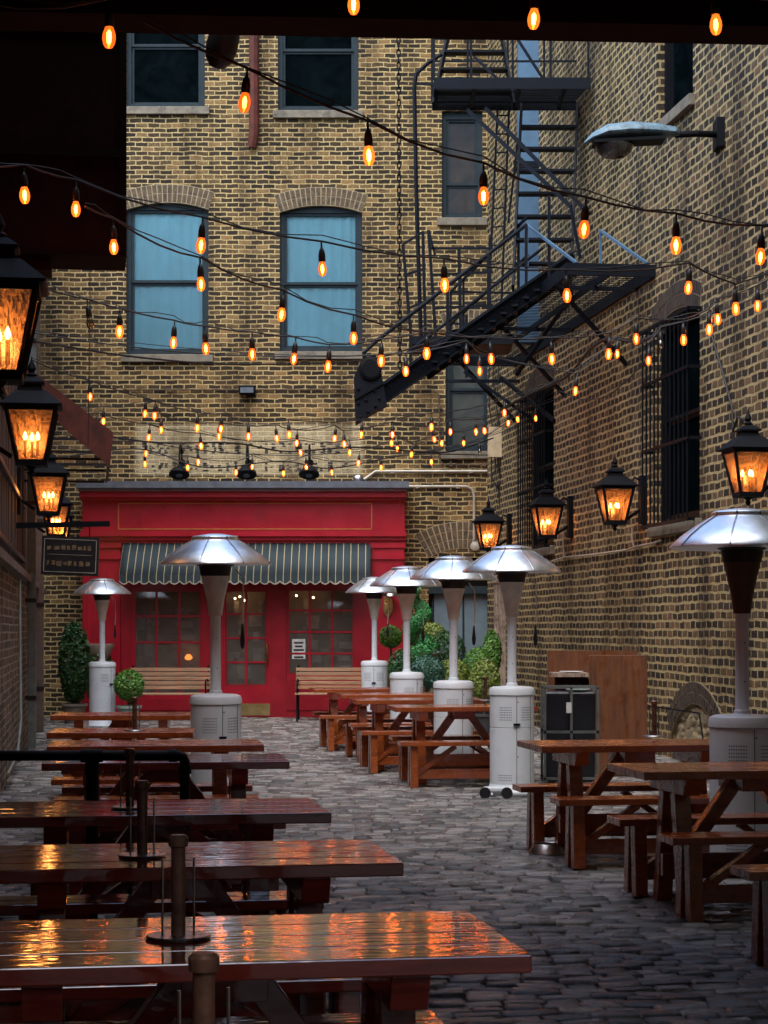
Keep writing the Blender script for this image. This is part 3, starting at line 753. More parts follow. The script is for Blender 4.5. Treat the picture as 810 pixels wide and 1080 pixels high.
# carriage lamp and brass plaque on the right pilaster
e = empty('door_number_plaque', (sx(409), SD-.075, sz(650)), 0, 'ornate brass door plate on the right pilaster of the red shopfront', 'plaque')
m_ = MB(); m_.lathe([(.001,0),(.075,.002),(.085,.014),(.06,.02),(.001,.02)], 20, M=Matrix.Translation((0,0,.17)) @ Matrix.Rotation(PI/2,4,'X') @ Matrix.Diagonal((1,2.1,1,1))); m_.build('plate', M['brass'], e, smooth=True)
m_ = MB()
for k in range(7): m_.cbox((R(-.03,.03), -.024, .06+k*.035), .022, .006, .018)
m_.build('plate_relief', M['ink'], e)
e = empty('pilaster_lamp', (sx(412), SD-.075, sz(629)), 0, 'small silver hooded lamp above the brass plate on the red pilaster', 'lamp')
m_ = MB(); m_.lathe([(.14,0),(.12,.05),(.07,.09),(.02,.11),(.001,.115)], 16, (0,-.16,0)); m_.build('shade', M['steel'], e, smooth=True)
m_ = MB(); m_.tube([(0,0,.06),(0,-.08,.14),(0,-.16,.11)], .012, 8); m_.build('arm', M['steel'], e)

# ------------------------------------------------------------------ gooseneck lamps over the fascia
def gooseneck():
    e = empty('gooseneck_lamp')
    m_ = MB(); m_.tube([(0,0,.0),(0,-.10,.20),(0,-.22,.28),(0,-.36,.24),(0,-.42,.10),(0,-.42,-.10)], .016, 8); m_.build('arm', M['iron'], e, smooth=True)
    m_ = MB(); m_.lathe([(.05,-.02),(.06,.01),(.001,.012)], 16, M=Matrix.Rotation(PI/2,4,'X')); m_.build('wall_plate', M['iron'], e, smooth=True)
    m_ = MB(); m_.lathe([(.165,-.13),(.175,-.12),(.16,-.07),(.11,-.02),(.05,.01),(.035,.06),(.001,.07)], 24, (0,0,0), M=Matrix.Translation((0,-.42,-.13)) @ Matrix.Rotation(rad(-22),4,'X')); m_.build('shade', M['iron'], e, smooth=True)
    m_ = MB(); m_.lathe([(.001,-.165),(.05,-.16),(.065,-.12),(.05,-.08),(.001,-.07)], 16, M=Matrix.Translation((0,-.42,-.12)) @ Matrix.Rotation(rad(-22),4,'X')); m_.build('lamp_globe', M['lead'], e, smooth=True)
    return e
g0 = gooseneck()
for i, (px, lab) in enumerate(((192, 'black gooseneck lamp over the sign fascia, leftmost of the three'), (262, 'black gooseneck lamp over the sign fascia, middle of the three'), (327, 'black gooseneck lamp over the sign fascia, rightmost of the three'))):
    o = g0 if i == 0 else copy_tree(g0)
    o.location = (P(px, 488, BD).x, BD-.001, P(px, 488, BD).z); tag(o, lab, 'lamp', 'gooseneck lamps above the fascia')

# small fittings on the back wall
e = empty('wall_floodlight', P(261, 411, BD-.02), 0, 'small dark box light on the brick wall between the two blue-curtained windows', 'wall light')
m_ = MB(); m_.box(-.14,.14,-.16,0,-.09,.06); m_.build('housing', M['iron'], e, bevel=.02)
m_ = MB(); m_.box(-.11,.11,-.165,-.161,-.07,.02); m_.build('lens', M['lead'], e)
e = empty('alarm_bell', P(378, 506, BD-.02), 0, 'round pale metal bell on the wall just above the right end of the red fascia', 'alarm')
m_ = MB(); m_.lathe([(.10,0),(.10,.03),(.07,.07),(.02,.085),(.001,.085)], 20, M=Matrix.Rotation(PI/2,4,'X')); m_.build('bell', M['steel'], e, smooth=True)
e = empty('round_vent', P(501, 576, BD-.02), 0, 'small pale round cap at the foot of a bent conduit beside the arched doorway', 'vent')
m_ = MB(); m_.lathe([(.08,0),(.08,.03),(.03,.045),(.001,.045)], 20, M=Matrix.Rotation(PI/2,4,'X')); m_.build('cap', M['pipe_pale'], e, smooth=True)
def conduit(name, lab, pts, r, mat, D=None, cat='conduit', group='conduits on the far brick wall'):
    w = [P(*p) for p in pts]; e = empty(name, w[0], 0, lab, cat, group)
    m_ = MB(); m_.tube(w, r, 8); m_.build('tube', M[mat], e, origin=w[0], smooth=True)
    c_ = MB()
    for i in range(len(w)-1):
        d = (w[i+1]-w[i]); 
        if d.length > .8: 
            for f_ in (.15,.85): 
                p_ = w[i]+d*f_; c_.cbox(p_, .06, .03, .06)
    if c_.v: c_.build('clip', M[mat], e, origin=w[0])
b_ = BD-.04
conduit('conduit', 'pale conduit running level from the bell to the junction box', [(372,506,b_),(385,505,b_),(396,497,b_),(514,497,b_)], .024, 'pipe_pale')
conduit('conduit', 'thin conduit that turns down beside the lantern above the doorway', [(431,513,b_),(492,513,b_),(498,516,b_),(500,523,b_),(500,570,b_)], .022, 'pipe_pale')
conduit('conduit', 'thin brown conduit crossing the far wall just above the faded painted sign', [(130,411,b_),(455,411,b_),(461,413,b_),(463,418,b_),(464,486,b_),(468,490,b_),(518,490,b_)], .014, 'arch_brick')
conduit('conduit', 'rusty downpipe stub between the top-floor windows', [(268,-60,BD-.1),(268,140,BD-.1),(266,155,BD-.05)], .085, 'rust')
e = empty('junction_box', P(526, 482, 32.6), 0, 'cream electrical box at the inner corner above the lanterns', 'electrical box')
m_ = MB(); m_.box(-.18, .18, -.1, .1, 0, .47, Matrix.Rotation(rad(2),4,'Y')); m_.build('box', M['cream'], e, bevel=.01)
m_ = MB(); m_.box(-.19, .19, -.12, -.1, -.01, .48, Matrix.Rotation(rad(2),4,'Y')); m_.build('cover', M['cream'], e)
m_ = MB()
for k in range(5):
    x = -.12+k*.055; m_.tube([(x,0,0.01),(x+R(-.05,.05),-.03,-.2),(x+R(-.1,.1),-.02,-.35),(x+R(-.08,.08),0,-.5),(x*.5+.05,.02,-.45),(.1,.02,-1.7)], .012, 6)
for k in range(4):
    x = -.1+k*.06; m_.tube([(x,0,.46),(x+R(-.1,.1),-.02,.8),(x+R(-.08,.0),0,1.2),(x-.02,.0,1.9)], .011, 6)
m_.build('loose_cables', M['cable'], e, smooth=True)
e = empty('timber_post', P(533, 756, 32.3)*1, 0, 'weathered timber post standing at the inner corner behind the patio heater', 'post')
e.location.z = 0
m_ = MB(); m_.box(-.18,.18,-.14,.14,0,2.2); m_.box(-.2,.2,-.16,.16,2.2,2.28); m_.build('post', M['oldwood'], e, bevel=.02)
# conduit on the right wall below the lanterns
def wallpath(pts, r, mat, name, lab, cat='conduit', out=.04, group=None):
    w = []
    for px, py in pts:
        D = wD(px); w.append(RW(D, out, H+(HY-py)*D/F))
    e = empty(name, w[0], 0, lab, cat, group); m_ = MB(); m_.tube(w, r, 8); m_.build('tube', M[mat], e, origin=w[0], smooth=True)
wallpath([(585,592),(598,588),(628,585),(665,580),(672,577),(692,573),(700,570)], .014, 'pipe_pale', 'conduit', 'pale conduit bending along the right wall under the lanterns', group='conduits on the right brick wall')
wallpath([(598,588),(597,575),(597,560)], .014, 'pipe_pale', 'conduit', 'short riser of conduit under the second lantern of the right wall', group='conduits on the right brick wall')
wallpath([(672,577),(670,568),(670,555)], .014, 'pipe_pale', 'conduit', 'short riser of conduit under the lantern between the two barred windows', group='conduits on the right brick wall')
wallpath([(689,745),(702,746),(745,752),(752,800)], .010, 'iron', 'rail', 'thin metal rod across the bricked-up cellar arch', 'rod', out=.08)
wallpath([(752,345),(768,400),(776,430),(777,455)], .012, 'cable', 'cable', 'black cable dropping down the right wall to the nearest lantern', 'cable')
wallpath([(777,455),(782,440),(795,445),(806,470),(810,490)], .012, 'cable', 'cable', 'looped black cable over the nearest lantern on the right', 'cable')

# ------------------------------------------------------------------ lanterns
def lantern():
    """origin at the middle of the glass; +x points to the wall"""
    e = empty('wall_lantern')
    tw, bw_, h = .185, .105, .20
    m_ = MB()
    for sx_ in (-1,1):
        for sy_ in (-1,1): m_.beam((sx_*bw_, sy_*bw_, -h), (sx_*tw, sy_*tw, h), .024, .024)
    for z, w_ in ((-h, bw_), (h, tw)):
        for s_ in (-1,1):
            m_.box(-w_-.014, w_+.014, s_*w_-.014, s_*w_+.014, z-.016, z+.016); m_.box(s_*w_-.014, s_*w_+.014, -w_+.014, w_-.014, z-.016, z+.016)
    m_.box(-bw_-.012, bw_+.012, -bw_-.012, bw_+.012, -h-.03, -h-.016)
    m_.build('frame', M['iron'], e)
    m_ = MB(); r2 = math.sqrt(2)
    m_.lathe([(.225*r2,h+.016),(.235*r2,h+.03),(.20*r2,h+.06),(.12*r2,h+.135),(.085*r2,h+.15),(.075*r2,h+.19),(.10*r2,h+.195),(.10*r2,h+.21),(.05*r2,h+.25),(.001,h+.26)], 4, rot=PI/4)
    rf = m_.build('roof', M['iron'], e)
    m_ = MB(); m_.lathe([(.02,0),(.045,.02),(.02,.04),(.035,.065),(.028,.09),(.008,.13),(.001,.17)], 12, (0,0,h+.25)); m_.build('finial', M['iron'], rf, smooth=True)
    m_ = MB(); m_.lathe([(.001,-.11),(.015,-.10),(.03,-.08),(.015,-.06),(.04,-.04),(.05,-.03)], 12, (0,0,-h)); m_.build('drop_finial', M['iron'], e, smooth=True)
    m_ = MB()
    for s_ in (-1,1):
        a_ = [(-bw_,s_*bw_,-h+.016),(bw_,s_*bw_,-h+.016),(tw,s_*tw,h-.016),(-tw,s_*tw,h-.016)]
        m_.prism(a_, (0,-s_*.004,0)); m_.prism([(p[1],p[0],p[2]) for p in a_], (-s_*.004,0,0))
    m_.build('glass', M['amber_glass'], e)
    m_ = MB(); f_ = MB()
    for k in range(3):
        a_ = 2*PI*k/3+.5; x, y = .055*math.cos(a_), .055*math.sin(a_)
        m_.tube([(0,0,-h-.01),(x*.8,y*.8,-h+.03),(x,y,-h+.06)], .006, 6); m_.tube([(x,y,-h+.05),(x,y,-h+.17)], .012, 8)
        f_.lathe([(.004,0),(.014,.018),(.012,.035),(.001,.062)], 10, (x,y,-h+.17))
    cd = m_.build('candle_tubes', M['brownburn'], e); f_.build('flame_bulb', M['flame'], cd, smooth=True)
    m_ = MB(); m_.box(.30,.37,-.06,.06,-.22,.36); m_.build('wall_plate', M['iron'], e, bevel=.008)
    m_ = MB(); m_.beam((.30,0,-.06),(.15,0,-.16),.035,.035); m_.tube([(.32,0,.30),(.24,0,.34),(.20,0,.27)], .014, 8); m_.build('bracket', M['iron'], e)
    return e
lt0 = lantern()
rl = [(788, 'black gas lantern on the right wall just above the nearest patio heater dome'),
      (648, 'black gas lantern on the right wall between the two barred windows'),
      (576, 'black gas lantern on the right wall in front of the farther barred window'),
      (515, 'black gas lantern at the inner corner beside the arched service doorway')]
k_ = 0
def add_light(parent, e=1.8):
    l = bpy.data.lights.new('lantern_glow', 'POINT'); l.energy = e; l.color = (1,.55,.22); l.shadow_soft_size = .05
    o = bpy.data.objects.new('lantern_glow', l); COL.objects.link(o); o.location = (parent.location.x, parent.location.y, parent.location.z+.03); return o
ang = th_r+PI/2   # towards the right wall
for px, lab in rl:
    D = (13581-.37*F*.99)/(px-111)
    w = RW(D, .37, 2.95)
    o = lt0 if k_ == 0 else copy_tree(lt0); k_ += 1
    o.location = w; o.rotation_euler = (0,0,ang); tag(o, lab, 'lantern', 'gas lanterns on the alley walls'); add_light(o)
for D, lab in ((9.9, 'huge black lantern on the left wall nearest the viewer, cut by the picture edge'), (15.2, 'black lantern on the left wall, second from the viewer'), (21.9, 'black lantern on the left wall, third from the viewer, level with the rusty awning tip'), (27.2, 'black lantern on the left wall, fourth from the viewer above the hanging sign'), (30.2, 'black lantern on the left wall farthest from the viewer, half hidden by the fourth')):
    o = copy_tree(lt0); o.location = LW(D, .35, 2.95); o.rotation_euler = (0,0,ang+PI)
    if D < 10: o.scale = (1.05,)*3; o.location = LW(D, .33, 2.95)
    tag(o, lab, 'lantern', 'gas lanterns on the alley walls'); add_light(o)

# ------------------------------------------------------------------ string lights
def bulb_meshes():
    g_ = MB(); g_.lathe([(.001,-.050),(.014,-.047),(.023,-.033),(.0275,-.012),(.026,.008),(.020,.026),(.015,.038),(.014,.044)], 14); 
    a = g_.build('light_bulb', M['bulb'], smooth=True)
    f_ = MB(); f_.lathe([(.001,-.032),(.007,-.026),(.010,0),(.007,.016),(.001,.022)], 8); b = f_.build('filament', M['filament'], a, smooth=True)
    s_ = MB(); s_.lathe([(.019,.038),(.021,.045),(.021,.075),(.017,.10),(.010,.115),(.006,.12),(.005,.158),(.001,.160)], 12); c = s_.build('socket', M['black'], smooth=True)
    g2 = g_.build('light_bulb', M['bulb_off'], smooth=True)
    return a, c, g2
bA, bS, bOff = bulb_meshes()
used_first = [False]
def string_lights(label, D0, D1, left, right, bulbs, sag=.06, r=.0062, twin=True, off=()):
    """bulbs: photo pixel centres; the cable passes over each; depth goes D0 -> D1 with px"""
    bulbs = sorted(bulbs)
    def dep(px): 
        t_ = (px-left[0])/(right[0]-left[0]); return D0+(D1-D0)*t_
    nodes = [P(left[0], left[1], D0)]
    pos = []
    for (px, py) in bulbs:
        w = P(px, py, dep(px)); pos.append(w); nodes.append(w+Vector((0,0,.160)))
    nodes.append(P(right[0], right[1], D1))
    e = empty('string_lights', nodes[0], 0, label, 'string lights', 'strings of lights across the alley')
    pts = []; pts2 = []
    for i in range(len(nodes)-1):
        a, b = nodes[i], nodes[i+1]; Ls = (b-a).length; n = max(3, int(Ls/.25)); sg = min(.12, sag*Ls)*R(.5,1.2)
        for k in range(n):
            t_ = k/n; p_ = a.lerp(b, t_); p_.z -= sg*4*t_*(1-t_); pts.append(p_)
            q_ = p_.copy(); q_.z += .018*math.sin((i+t_)*5.0)+.022; q_.y += .01; pts2.append(q_)
    pts.append(nodes[-1]); pts2.append(nodes[-1]+Vector((0,0,.02)))
    m_ = MB(); m_.tube(pts, r, 6)
    if twin: m_.tube(pts2, r*.6, 5)
    m_.build('cable', M['cable'], e, origin=nodes[0], smooth=True)
    for i, w in enumerate(pos):
        src = bOff if bulbs[i] in off else bA
        c = src.copy(); COL.objects.link(c); c.parent = e; c.scale = (R(.92,1.06),)*3; c.location = w-nodes[0]; rz = R(0,6)
        tl = R(-.12,.12); c.rotation_euler = (tl, R(-.1,.1), rz)
        if src is bA:
            f_ = bA.children[0].copy(); COL.objects.link(f_); f_.parent = c
        s_ = bS.copy(); COL.objects.link(s_); s_.parent = e; s_.location = w-nodes[0]; s_.rotation_euler = c.rotation_euler
string_lights('string of amber bulbs hanging right under the roof, its bulbs along the top edge', 8.5, 8.5, (-30,0), (860,0), [(115,38),(373,4),(563,19),(755,25)])
string_lights('large-bulbed string running from the roof edge across the fire escape to the right wall', 9, 10.5, (150,22), (870,235), [(258,107),(389,163),(510,206),(616,241),(713,258),(802,270)], sag=.045)
string_lights('string of bulbs crossing the blue-curtained windows at mid height towards the fire escape', 10.6, 13.5, (-40,175), (860,262), [(26,205),(80,220),(212,258),(340,283),(469,300),(598,311),(726,303),(776,325)], sag=.03)
string_lights('string falling from the left box over the left window to the stair counterweight', 11, 15, (90,218), (470,352), [(120,260),(212,299),(297,331),(373,356)], sag=.03)
string_lights('string starting beside the nearest left lantern, crossing under both blue-curtained windows', 14, 16, (34,300), (880,250), [(95,340),(126,349),(183,361),(217,367),(266,373),(310,378),(346,386),(402,380),(450,372),(518,378),(582,378),(642,373),(671,357),(721,358),(748,347),(757,336),(799,322)], sag=.03, off=((95,340),))
string_lights('string looped between stair and barred window, bulbs below the fire escape', 17, 19, (30,350), (830,300), [(428,391),(492,378),(506,391),(607,412),(651,373),(684,380),(697,363)], sag=.03, off=((697,363),))
string_lights('far string of bulbs above the faded wall sign, the highest of the bunch', 20, 24, (34,380), (590,400), [(95,418),(153,436),(208,451),(233,452),(262,460),(305,458),(381,458),(455,450),(532,435)], sag=.03)
string_lights('far string of bulbs strung just below the highest one over the faded wall sign', 22, 27, (40,425), (600,415), [(109,444),(163,438),(170,453),(231,460),(292,462),(313,467),(353,462),(363,468),(414,458),(458,463),(475,455),(502,455),(511,454),(546,442),(565,441)], sag=.04)
string_lights('far string of bulbs in the middle of the bunch over the faded wall sign', 24, 29, (46,436), (575,420), [(103,449),(157,461),(212,470),(317,477),(369,477),(413,467),(434,479),(466,467),(489,467),(536,446)], sag=.04)
string_lights('far string of bulbs over the lower line of the faded wall sign', 26, 30, (50,455), (560,425), [(154,478),(209,487),(378,488),(419,473),(455,487),(506,476)], sag=.03, off=((506,476),))
string_lights('lowest far string of bulbs, just above the gooseneck lamps', 28, 30, (55,470), (545,450), [(153,489),(198,493),(249,498),(266,492),(299,499),(323,492),(350,498),(402,493)], sag=.05)
for o in (bA, bS, bOff):
    for c in list(o.children): bpy.data.objects.remove(c)
    bpy.data.objects.remove(o)
# plain cables
def cable(lab, pts, r=.009):
    w = [P(*p) for p in pts]; sm = []
    for i in range(len(w)-1):
        n = 10
        for k in range(n):
            t_ = k/n; p_ = w[i].lerp(w[i+1], t_); sm.append(p_)
    sm.append(w[-1])
    for _ in range(12): sm = [sm[0]]+[(sm[i-1]+sm[i]*2+sm[i+1])/4 for i in range(1,len(sm)-1)]+[sm[-1]]
    e = empty('cable', w[0], 0, lab, 'cable', 'slack cables'); m_ = MB(); m_.tube(sm, r, 6); m_.build('wire', M['cable'], e, origin=w[0], smooth=True)
cable('black cable without bulbs crossing from the nearest left lantern under the windows', [(36,360,15),(133,376,17),(230,385,19),(387,383,22),(480,352,24)])
cable('bundle of cable looping from the barred window to the far strings', [(700,350,21.5),(672,362,22.5),(640,355,23.5),(620,370,25),(600,398,27),(560,415,29),(528,432,31)], .02)
cable('thin slack cable drooping over the right wall bricks below the bulbs', [(690,370,22),(668,395,23.2),(640,420,24.6),(612,422,26),(590,412,27)], .008)
cable('tangled wire running through the far bulbs', [(68,452,24),(160,468,25),(250,466,26),(300,478,27),(380,470,28),(470,480,29),(520,462,31)], .012)
cable('thin vertical wire hanging before the brick wall left of the left window', [(95,262,20),(95,330,20),(93,470,20)], .005)
cable('second tangled wire just above the gooseneck lamps', [(66,482,27),(150,470,28),(215,497,28),(300,484,29),(345,497,29),(430,478,31),(515,480,32)], .010)

# ------------------------------------------------------------------ fire escape on the right wall
fo = RW(27.5, 0, 5.7)
fe = empty('fire_escape', fo, 0, 'black iron fire escape on the right wall with steep stair and counterweighted drop stair', 'fire escape')
def fbuild(mb, name, mat='navy', parent=None, **k):
    return mb.build(name, M[mat], parent or fe, origin=fo, **k)
def platform(D0, D1, wdt, z, name):
    m_ = MB(); D = D0; n = int((D1-D0)/.125)
    for k in range(n):
        D = D0+(D1-D0)*k/n; m_.beam(RW(D, .02, z), RW(D, wdt-.02, z), .022, .008)
    g_ = fbuild(m_, name, 'iron')
    m_ = MB()
    for out in (.02, wdt): m_.beam(RW(D0, out, z-.04), RW(D1, out, z-.04), .03, .15)
    m_.beam(RW(D0, 0, z-.04), RW(D0, wdt, z-.04), .03, .14); m_.beam(RW(D1, 0, z-.04), RW(D1, wdt, z-.04), .03, .14)
    m_.beam(RW(D0, wdt*.5, z-.06), RW(D1, wdt*.5, z-.06), .03, .07)
    m_.build('platform_frame', M['navy'], fe, origin=fo)
platform(23.4, 31.4, 1.05, 5.72, 'platform_grating')
# brackets under it
for D in (24.2, 27.5, 30.9):
    m_ = MB(); m_.beam(RW(D, 1.0, 5.62), RW(D+.5, .0, 4.75), .045, .045); m_.beam(RW(D, 0.0, 5.60), RW(D, 1.05, 5.60), .05, .05); fbuild(m_, 'bracket')
for (a, b) in (((490,392,30.6),(560,441,30.2)), ((528,398,30.4),(585,444,28.6)), ((470,402,30.8),(548,402,30.4))):
    m_ = MB(); m_.beam(P(*a), P(*b), .05, .05); fbuild(m_, 'tie_rod')
m_ = MB(); m_.tube([P(545,395,27), P(590,330,26), P(620,300,25), P(640,290,24.5)], .03, 8); fbuild(m_, 'brace_rod')
# railing of the lower platform, outer edge
m_ = MB()
for D in (24.4, 26.2, 28.2, 30.2, 31.3):
    m_.beam(RW(D, 1.05, 5.7), RW(D, 1.05, 6.75), .035, .035)
for z in (6.75, 6.25): m_.beam(RW(25.6, 1.05, z), RW(31.3, 1.05, z), .03, .03)
for z in (6.75, 6.25): m_.beam(RW(31.3, 1.05, z), RW(31.3, .05, z), .03, .03)
fbuild(m_, 'railing')
m_ = MB(); m_.beam(RW(23.4,.95,5.75), P(555,237,24.9), .03, .03); m_.beam(P(683,278,23.5), P(633,243,24.6), .03, .03); m_.beam(P(633,243,24.6), P(634,300,24.7), .03, .03); m_.beam(P(555,237,24.9), P(556,318,24.9), .045, .045)
fbuild(m_, 'end_rail', 'bluesteel')
# upper platform: sticks out from the wall
m_ = MB(); z = 8.72; Y0, Y1, X0, X1 = 26.3, 27.35, .66, 2.73
n = 14
for k in range(n): y = Y0+(Y1-Y0)*k/(n-1); m_.box(X0, X1, y-.018, y+.018, z-.006, z+.006)
fbuild(m_, 'platform_grating', 'iron')
m_ = MB(); m_.box(X0, X1, Y0-.03, Y0, z-.12, z+.03); m_.box(X0, X1, Y1, Y1+.03, z-.12, z+.03); m_.box(X0, X0+.03, Y0, Y1, z-.12, z+.03)
for x in (1.2, 1.8, 2.4): m_.box(x-.02, x+.02, Y0, Y1, z-.10, z-.01)
fbuild(m_, 'platform_frame')
m_ = MB()
for zz in (z+.55, z+1.0): m_.beam((X0, Y0, zz), (X1, Y0, zz), .025, .025); m_.beam((X0, Y1, zz), (X1, Y1, zz), .025, .025)
for x in (X0, 1.15, 1.7, 2.2, X1-.03): m_.beam((x, Y0, z), (x, Y0, z+1.0), .03, .03); m_.beam((x, Y1, z), (x, Y1, z+1.0), .03, .03)
fbuild(m_, 'railing')
# flight from the upper to the lower platform
def flight(a0, a1, b0, b1, n, name, rail=0, tw=.2, sw=.13):
    """a0,a1: left and right of the top; b0,b1: of the bottom"""
    a0, a1, b0, b1 = map(Vector, (a0, a1, b0, b1)); m_ = MB()
    m_.beam(a0, b0, .03, sw); m_.beam(a1, b1, .03, sw); s_ = fbuild(m_, name)
    m_ = MB()
    for k in range(1, n):
        t_ = k/n; p_, q_ = a0.lerp(b0, t_), a1.lerp(b1, t_); m_.beam(p_, q_, tw, .03)
    fbuild(m_, 'treads', 'navy', s_)
    if rail:
        m_ = MB(); u = Vector((0,0,rail))
        for p_, q_ in ((a0, b0), (a1, b1)):
            m_.beam(p_+u, q_+u, .03, .03); m_.beam(p_+u*.55, q_+u*.55, .022, .022)
            for t_ in (.05, .5, .95): c_ = p_.lerp(q_, t_); m_.beam(c_, c_+u, .028, .028)
        fbuild(m_, 'handrail', 'navy', s_)
flight(P(550,112,27.2), P(609,112,27.2), P(541,304,25.4), P(602,304,25.4), 8, 'stair', 0)
flight((P(476,20,28.0)), P(526,20,28.0), P(457,112,26.6), P(542,112,26.6), 5, 'upper_stair', 0)
m_ = MB(); m_.beam(P(493,116,26.4), P(602,218,25.6), .035, .05); m_.beam(P(512,114,26.4), P(622,226,25.6), .035, .05); m_.beam(P(602,218,25.6), P(612,272,25.4), .03, .03); fbuild(m_, 'stay')
m_ = MB(); m_.beam(P(525,112,27), P(514,348,27), .03, .03); m_.beam(P(537,112,27), P(528,345,27), .03, .03); m_.beam(P(546,150,27), P(536,235,27), .03, .03)
m_.beam(P(545,40,27), P(574,85,26.6), .03, .03); m_.beam(P(500,60,27), P(530,88,26.6), .03,.03)
for k in range(12): t_ = (k+.5)/12; m_.beam(P(525,112,27).lerp(P(514,348,27), t_), P(537,112,27).lerp(P(528,345,27), t_), .018, .018)
fbuild(m_, 'ladder')
m_ = MB(); m_.tube([P(466,57,27), P(452,66,27), P(439,78,27), P(437,92,27), P(439,200,27), P(444,360,27)], .028, 8); m_.beam(P(437,88,27), P(466,90,27), .03, .03); fbuild(m_, 'roof_ladder_rail', smooth=True)
# small landing with its cage, left of the long platform
m_ = MB(); c0 = P(433,362,26.2); c1 = P(540,356,26.2)
m_.box(c0.x, c1.x, 25.9, 26.9, c0.z-.05, c0.z+.05); fbuild(m_, 'landing')
m_ = MB()
for (a, b, c, d) in ((425,258,434,362),(446,245,449,362),(452,243,460,362),(472,300,473,362),(517,250,516,350),(484,262,486,352)):
    m_.beam(P(a,b,26), P(c,d,26), .04, .04)
for (a, b, c, d) in ((425,258,447,244),(427,290,449,283),(430,325,450,318),(452,262,520,262),(455,290,520,287),(458,325,520,322),(452,243,459,270)):
    m_.beam(P(a,b,26), P(c,d,26), .03, .03)
fbuild(m_, 'cage')
# drop stair with its counterweight
A = P(388,426,23.0); B = P(606,274,25.0); off = Vector((.05,.75,0))
m_ = MB(); m_.beam(A, B, .03, .22, up=(0,0,1)); m_.beam(A+Vector((0,0,.11)), B+Vector((0,0,.11)), .09, .015); m_.beam(A-Vector((0,0,.12)), B-Vector((0,0,.12)), .09, .015)
ds = fbuild(m_, 'drop_stair_stringer')
m_ = MB(); m_.beam(A.lerp(B,.25)+off, B+off, .03, .16); fbuild(m_, 'drop_stair_stringer')
m_ = MB()
for k in range(5, 18): p_ = A.lerp(B, k/18); m_.beam(p_, p_+off, .2, .025)
fbuild(m_, 'treads', 'navy', ds)
m_ = MB()
for k in range(26):
    p_ = A.lerp(B, (k+.5)/26); m_.lathe([(.014,0),(.012,.012),(.001,.016)], 8, M=Matrix.Translation(p_+Vector((0,-.016,R(-.05,.05)))) @ Matrix.Rotation(PI/2,4,'X'))
fbuild(m_, 'rivets', 'iron', ds)
m_ = MB(); r0, r1 = P(394,362,23.1), P(555,237,24.7)
m_.tube([P(386,392,23.05), P(384,372,23.05), r0, r1], .025, 8); m_.tube([P(430,372,23.4), P(572,262,24.8)], .02, 8)
for t_, (x, y0, y1) in enumerate(((472,302,370),(515,268,338),(555,237,312),(492,332,398),(433,340,392))): 
    D = 23+2*(x-388)/218; m_.beam(P(x,y0,D), P(x,y1,D), .035, .035)
fbuild(m_, 'handrail', 'navy', smooth=False)
m_ = MB(); poly = [P(375,447,22.9), P(373,398,22.9), P(382,378,22.9), P(396,374,22.9), P(401,385,22.9), P(408,427,22.9), P(392,436,22.9)]
m_.prism(poly, (0,.22,0)); cw = fbuild(m_, 'counterweight')
m_ = MB()
for (px, py) in ((380,440),(378,425),(378,410),(384,398),(386,422),(388,434),(396,428),(395,412),(392,392),(400,420)):
    m_.lathe([(.02,0),(.018,.016),(.001,.02)], 8, M=Matrix.Translation(P(px,py,22.9)) @ Matrix.Rotation(PI/2,4,'X'))
m_.lathe([(.13,0),(.13,.03),(.1,.04),(.001,.04)], 24, M=Matrix.Translation(P(391,389,22.9)) @ Matrix.Rotation(PI/2,4,'X'))
m_.beam(P(374,421,22.885), P(404,404,22.885), .02, .02)
fbuild(m_, 'bolts', 'iron', cw)
# steel column behind
e = empty('steel_duct', RW(29.9, .12, 5.75), th_r, 'flat blue-grey steel duct rising behind the fire escape on the right wall', 'duct')
m_ = MB(); m_.box(-.16,.16,-.18,.08,0,8.5, Matrix.Rotation(-th_r,4,'Z')); m_.build('duct', M['bluesteel'], e)
m_ = MB(); m_.box(-.19,.19,-.20,.1,2.6,2.7, Matrix.Rotation(-th_r,4,'Z')); m_.build('flange', M['navy'], e); m_ = MB(); m_.box(-.19,.19,-.20,.1,5.2,5.3, Matrix.Rotation(-th_r,4,'Z')); m_.build('flange', M['navy'], e)
# chain
def chain(px, y0, y1, D, lab):
    a, b = P(px, y0, D), P(px+2, y1, D); e = empty('hanging_chain', b, 0, lab, 'chain'); m_ = MB(); n = int((a-b).length/.075)
    for k in range(n):
        c_ = a.lerp(b, (k+.5)/n); pts = []
        for j in range(9):
            t_ = 2*PI*j/8; u_, v_ = .022*math.cos(t_), .048*math.sin(t_)
            pts.append(c_+(Vector((u_,0,v_)) if k % 2 else Vector((0,u_,v_))))
        m_.tube(pts, .009, 5, cap=False)
    m_.build('chain_links', M['iron'], e, origin=b)
chain(420, -20, 408, 24, 'long black chain hanging straight down beside the right window to the drop stair')

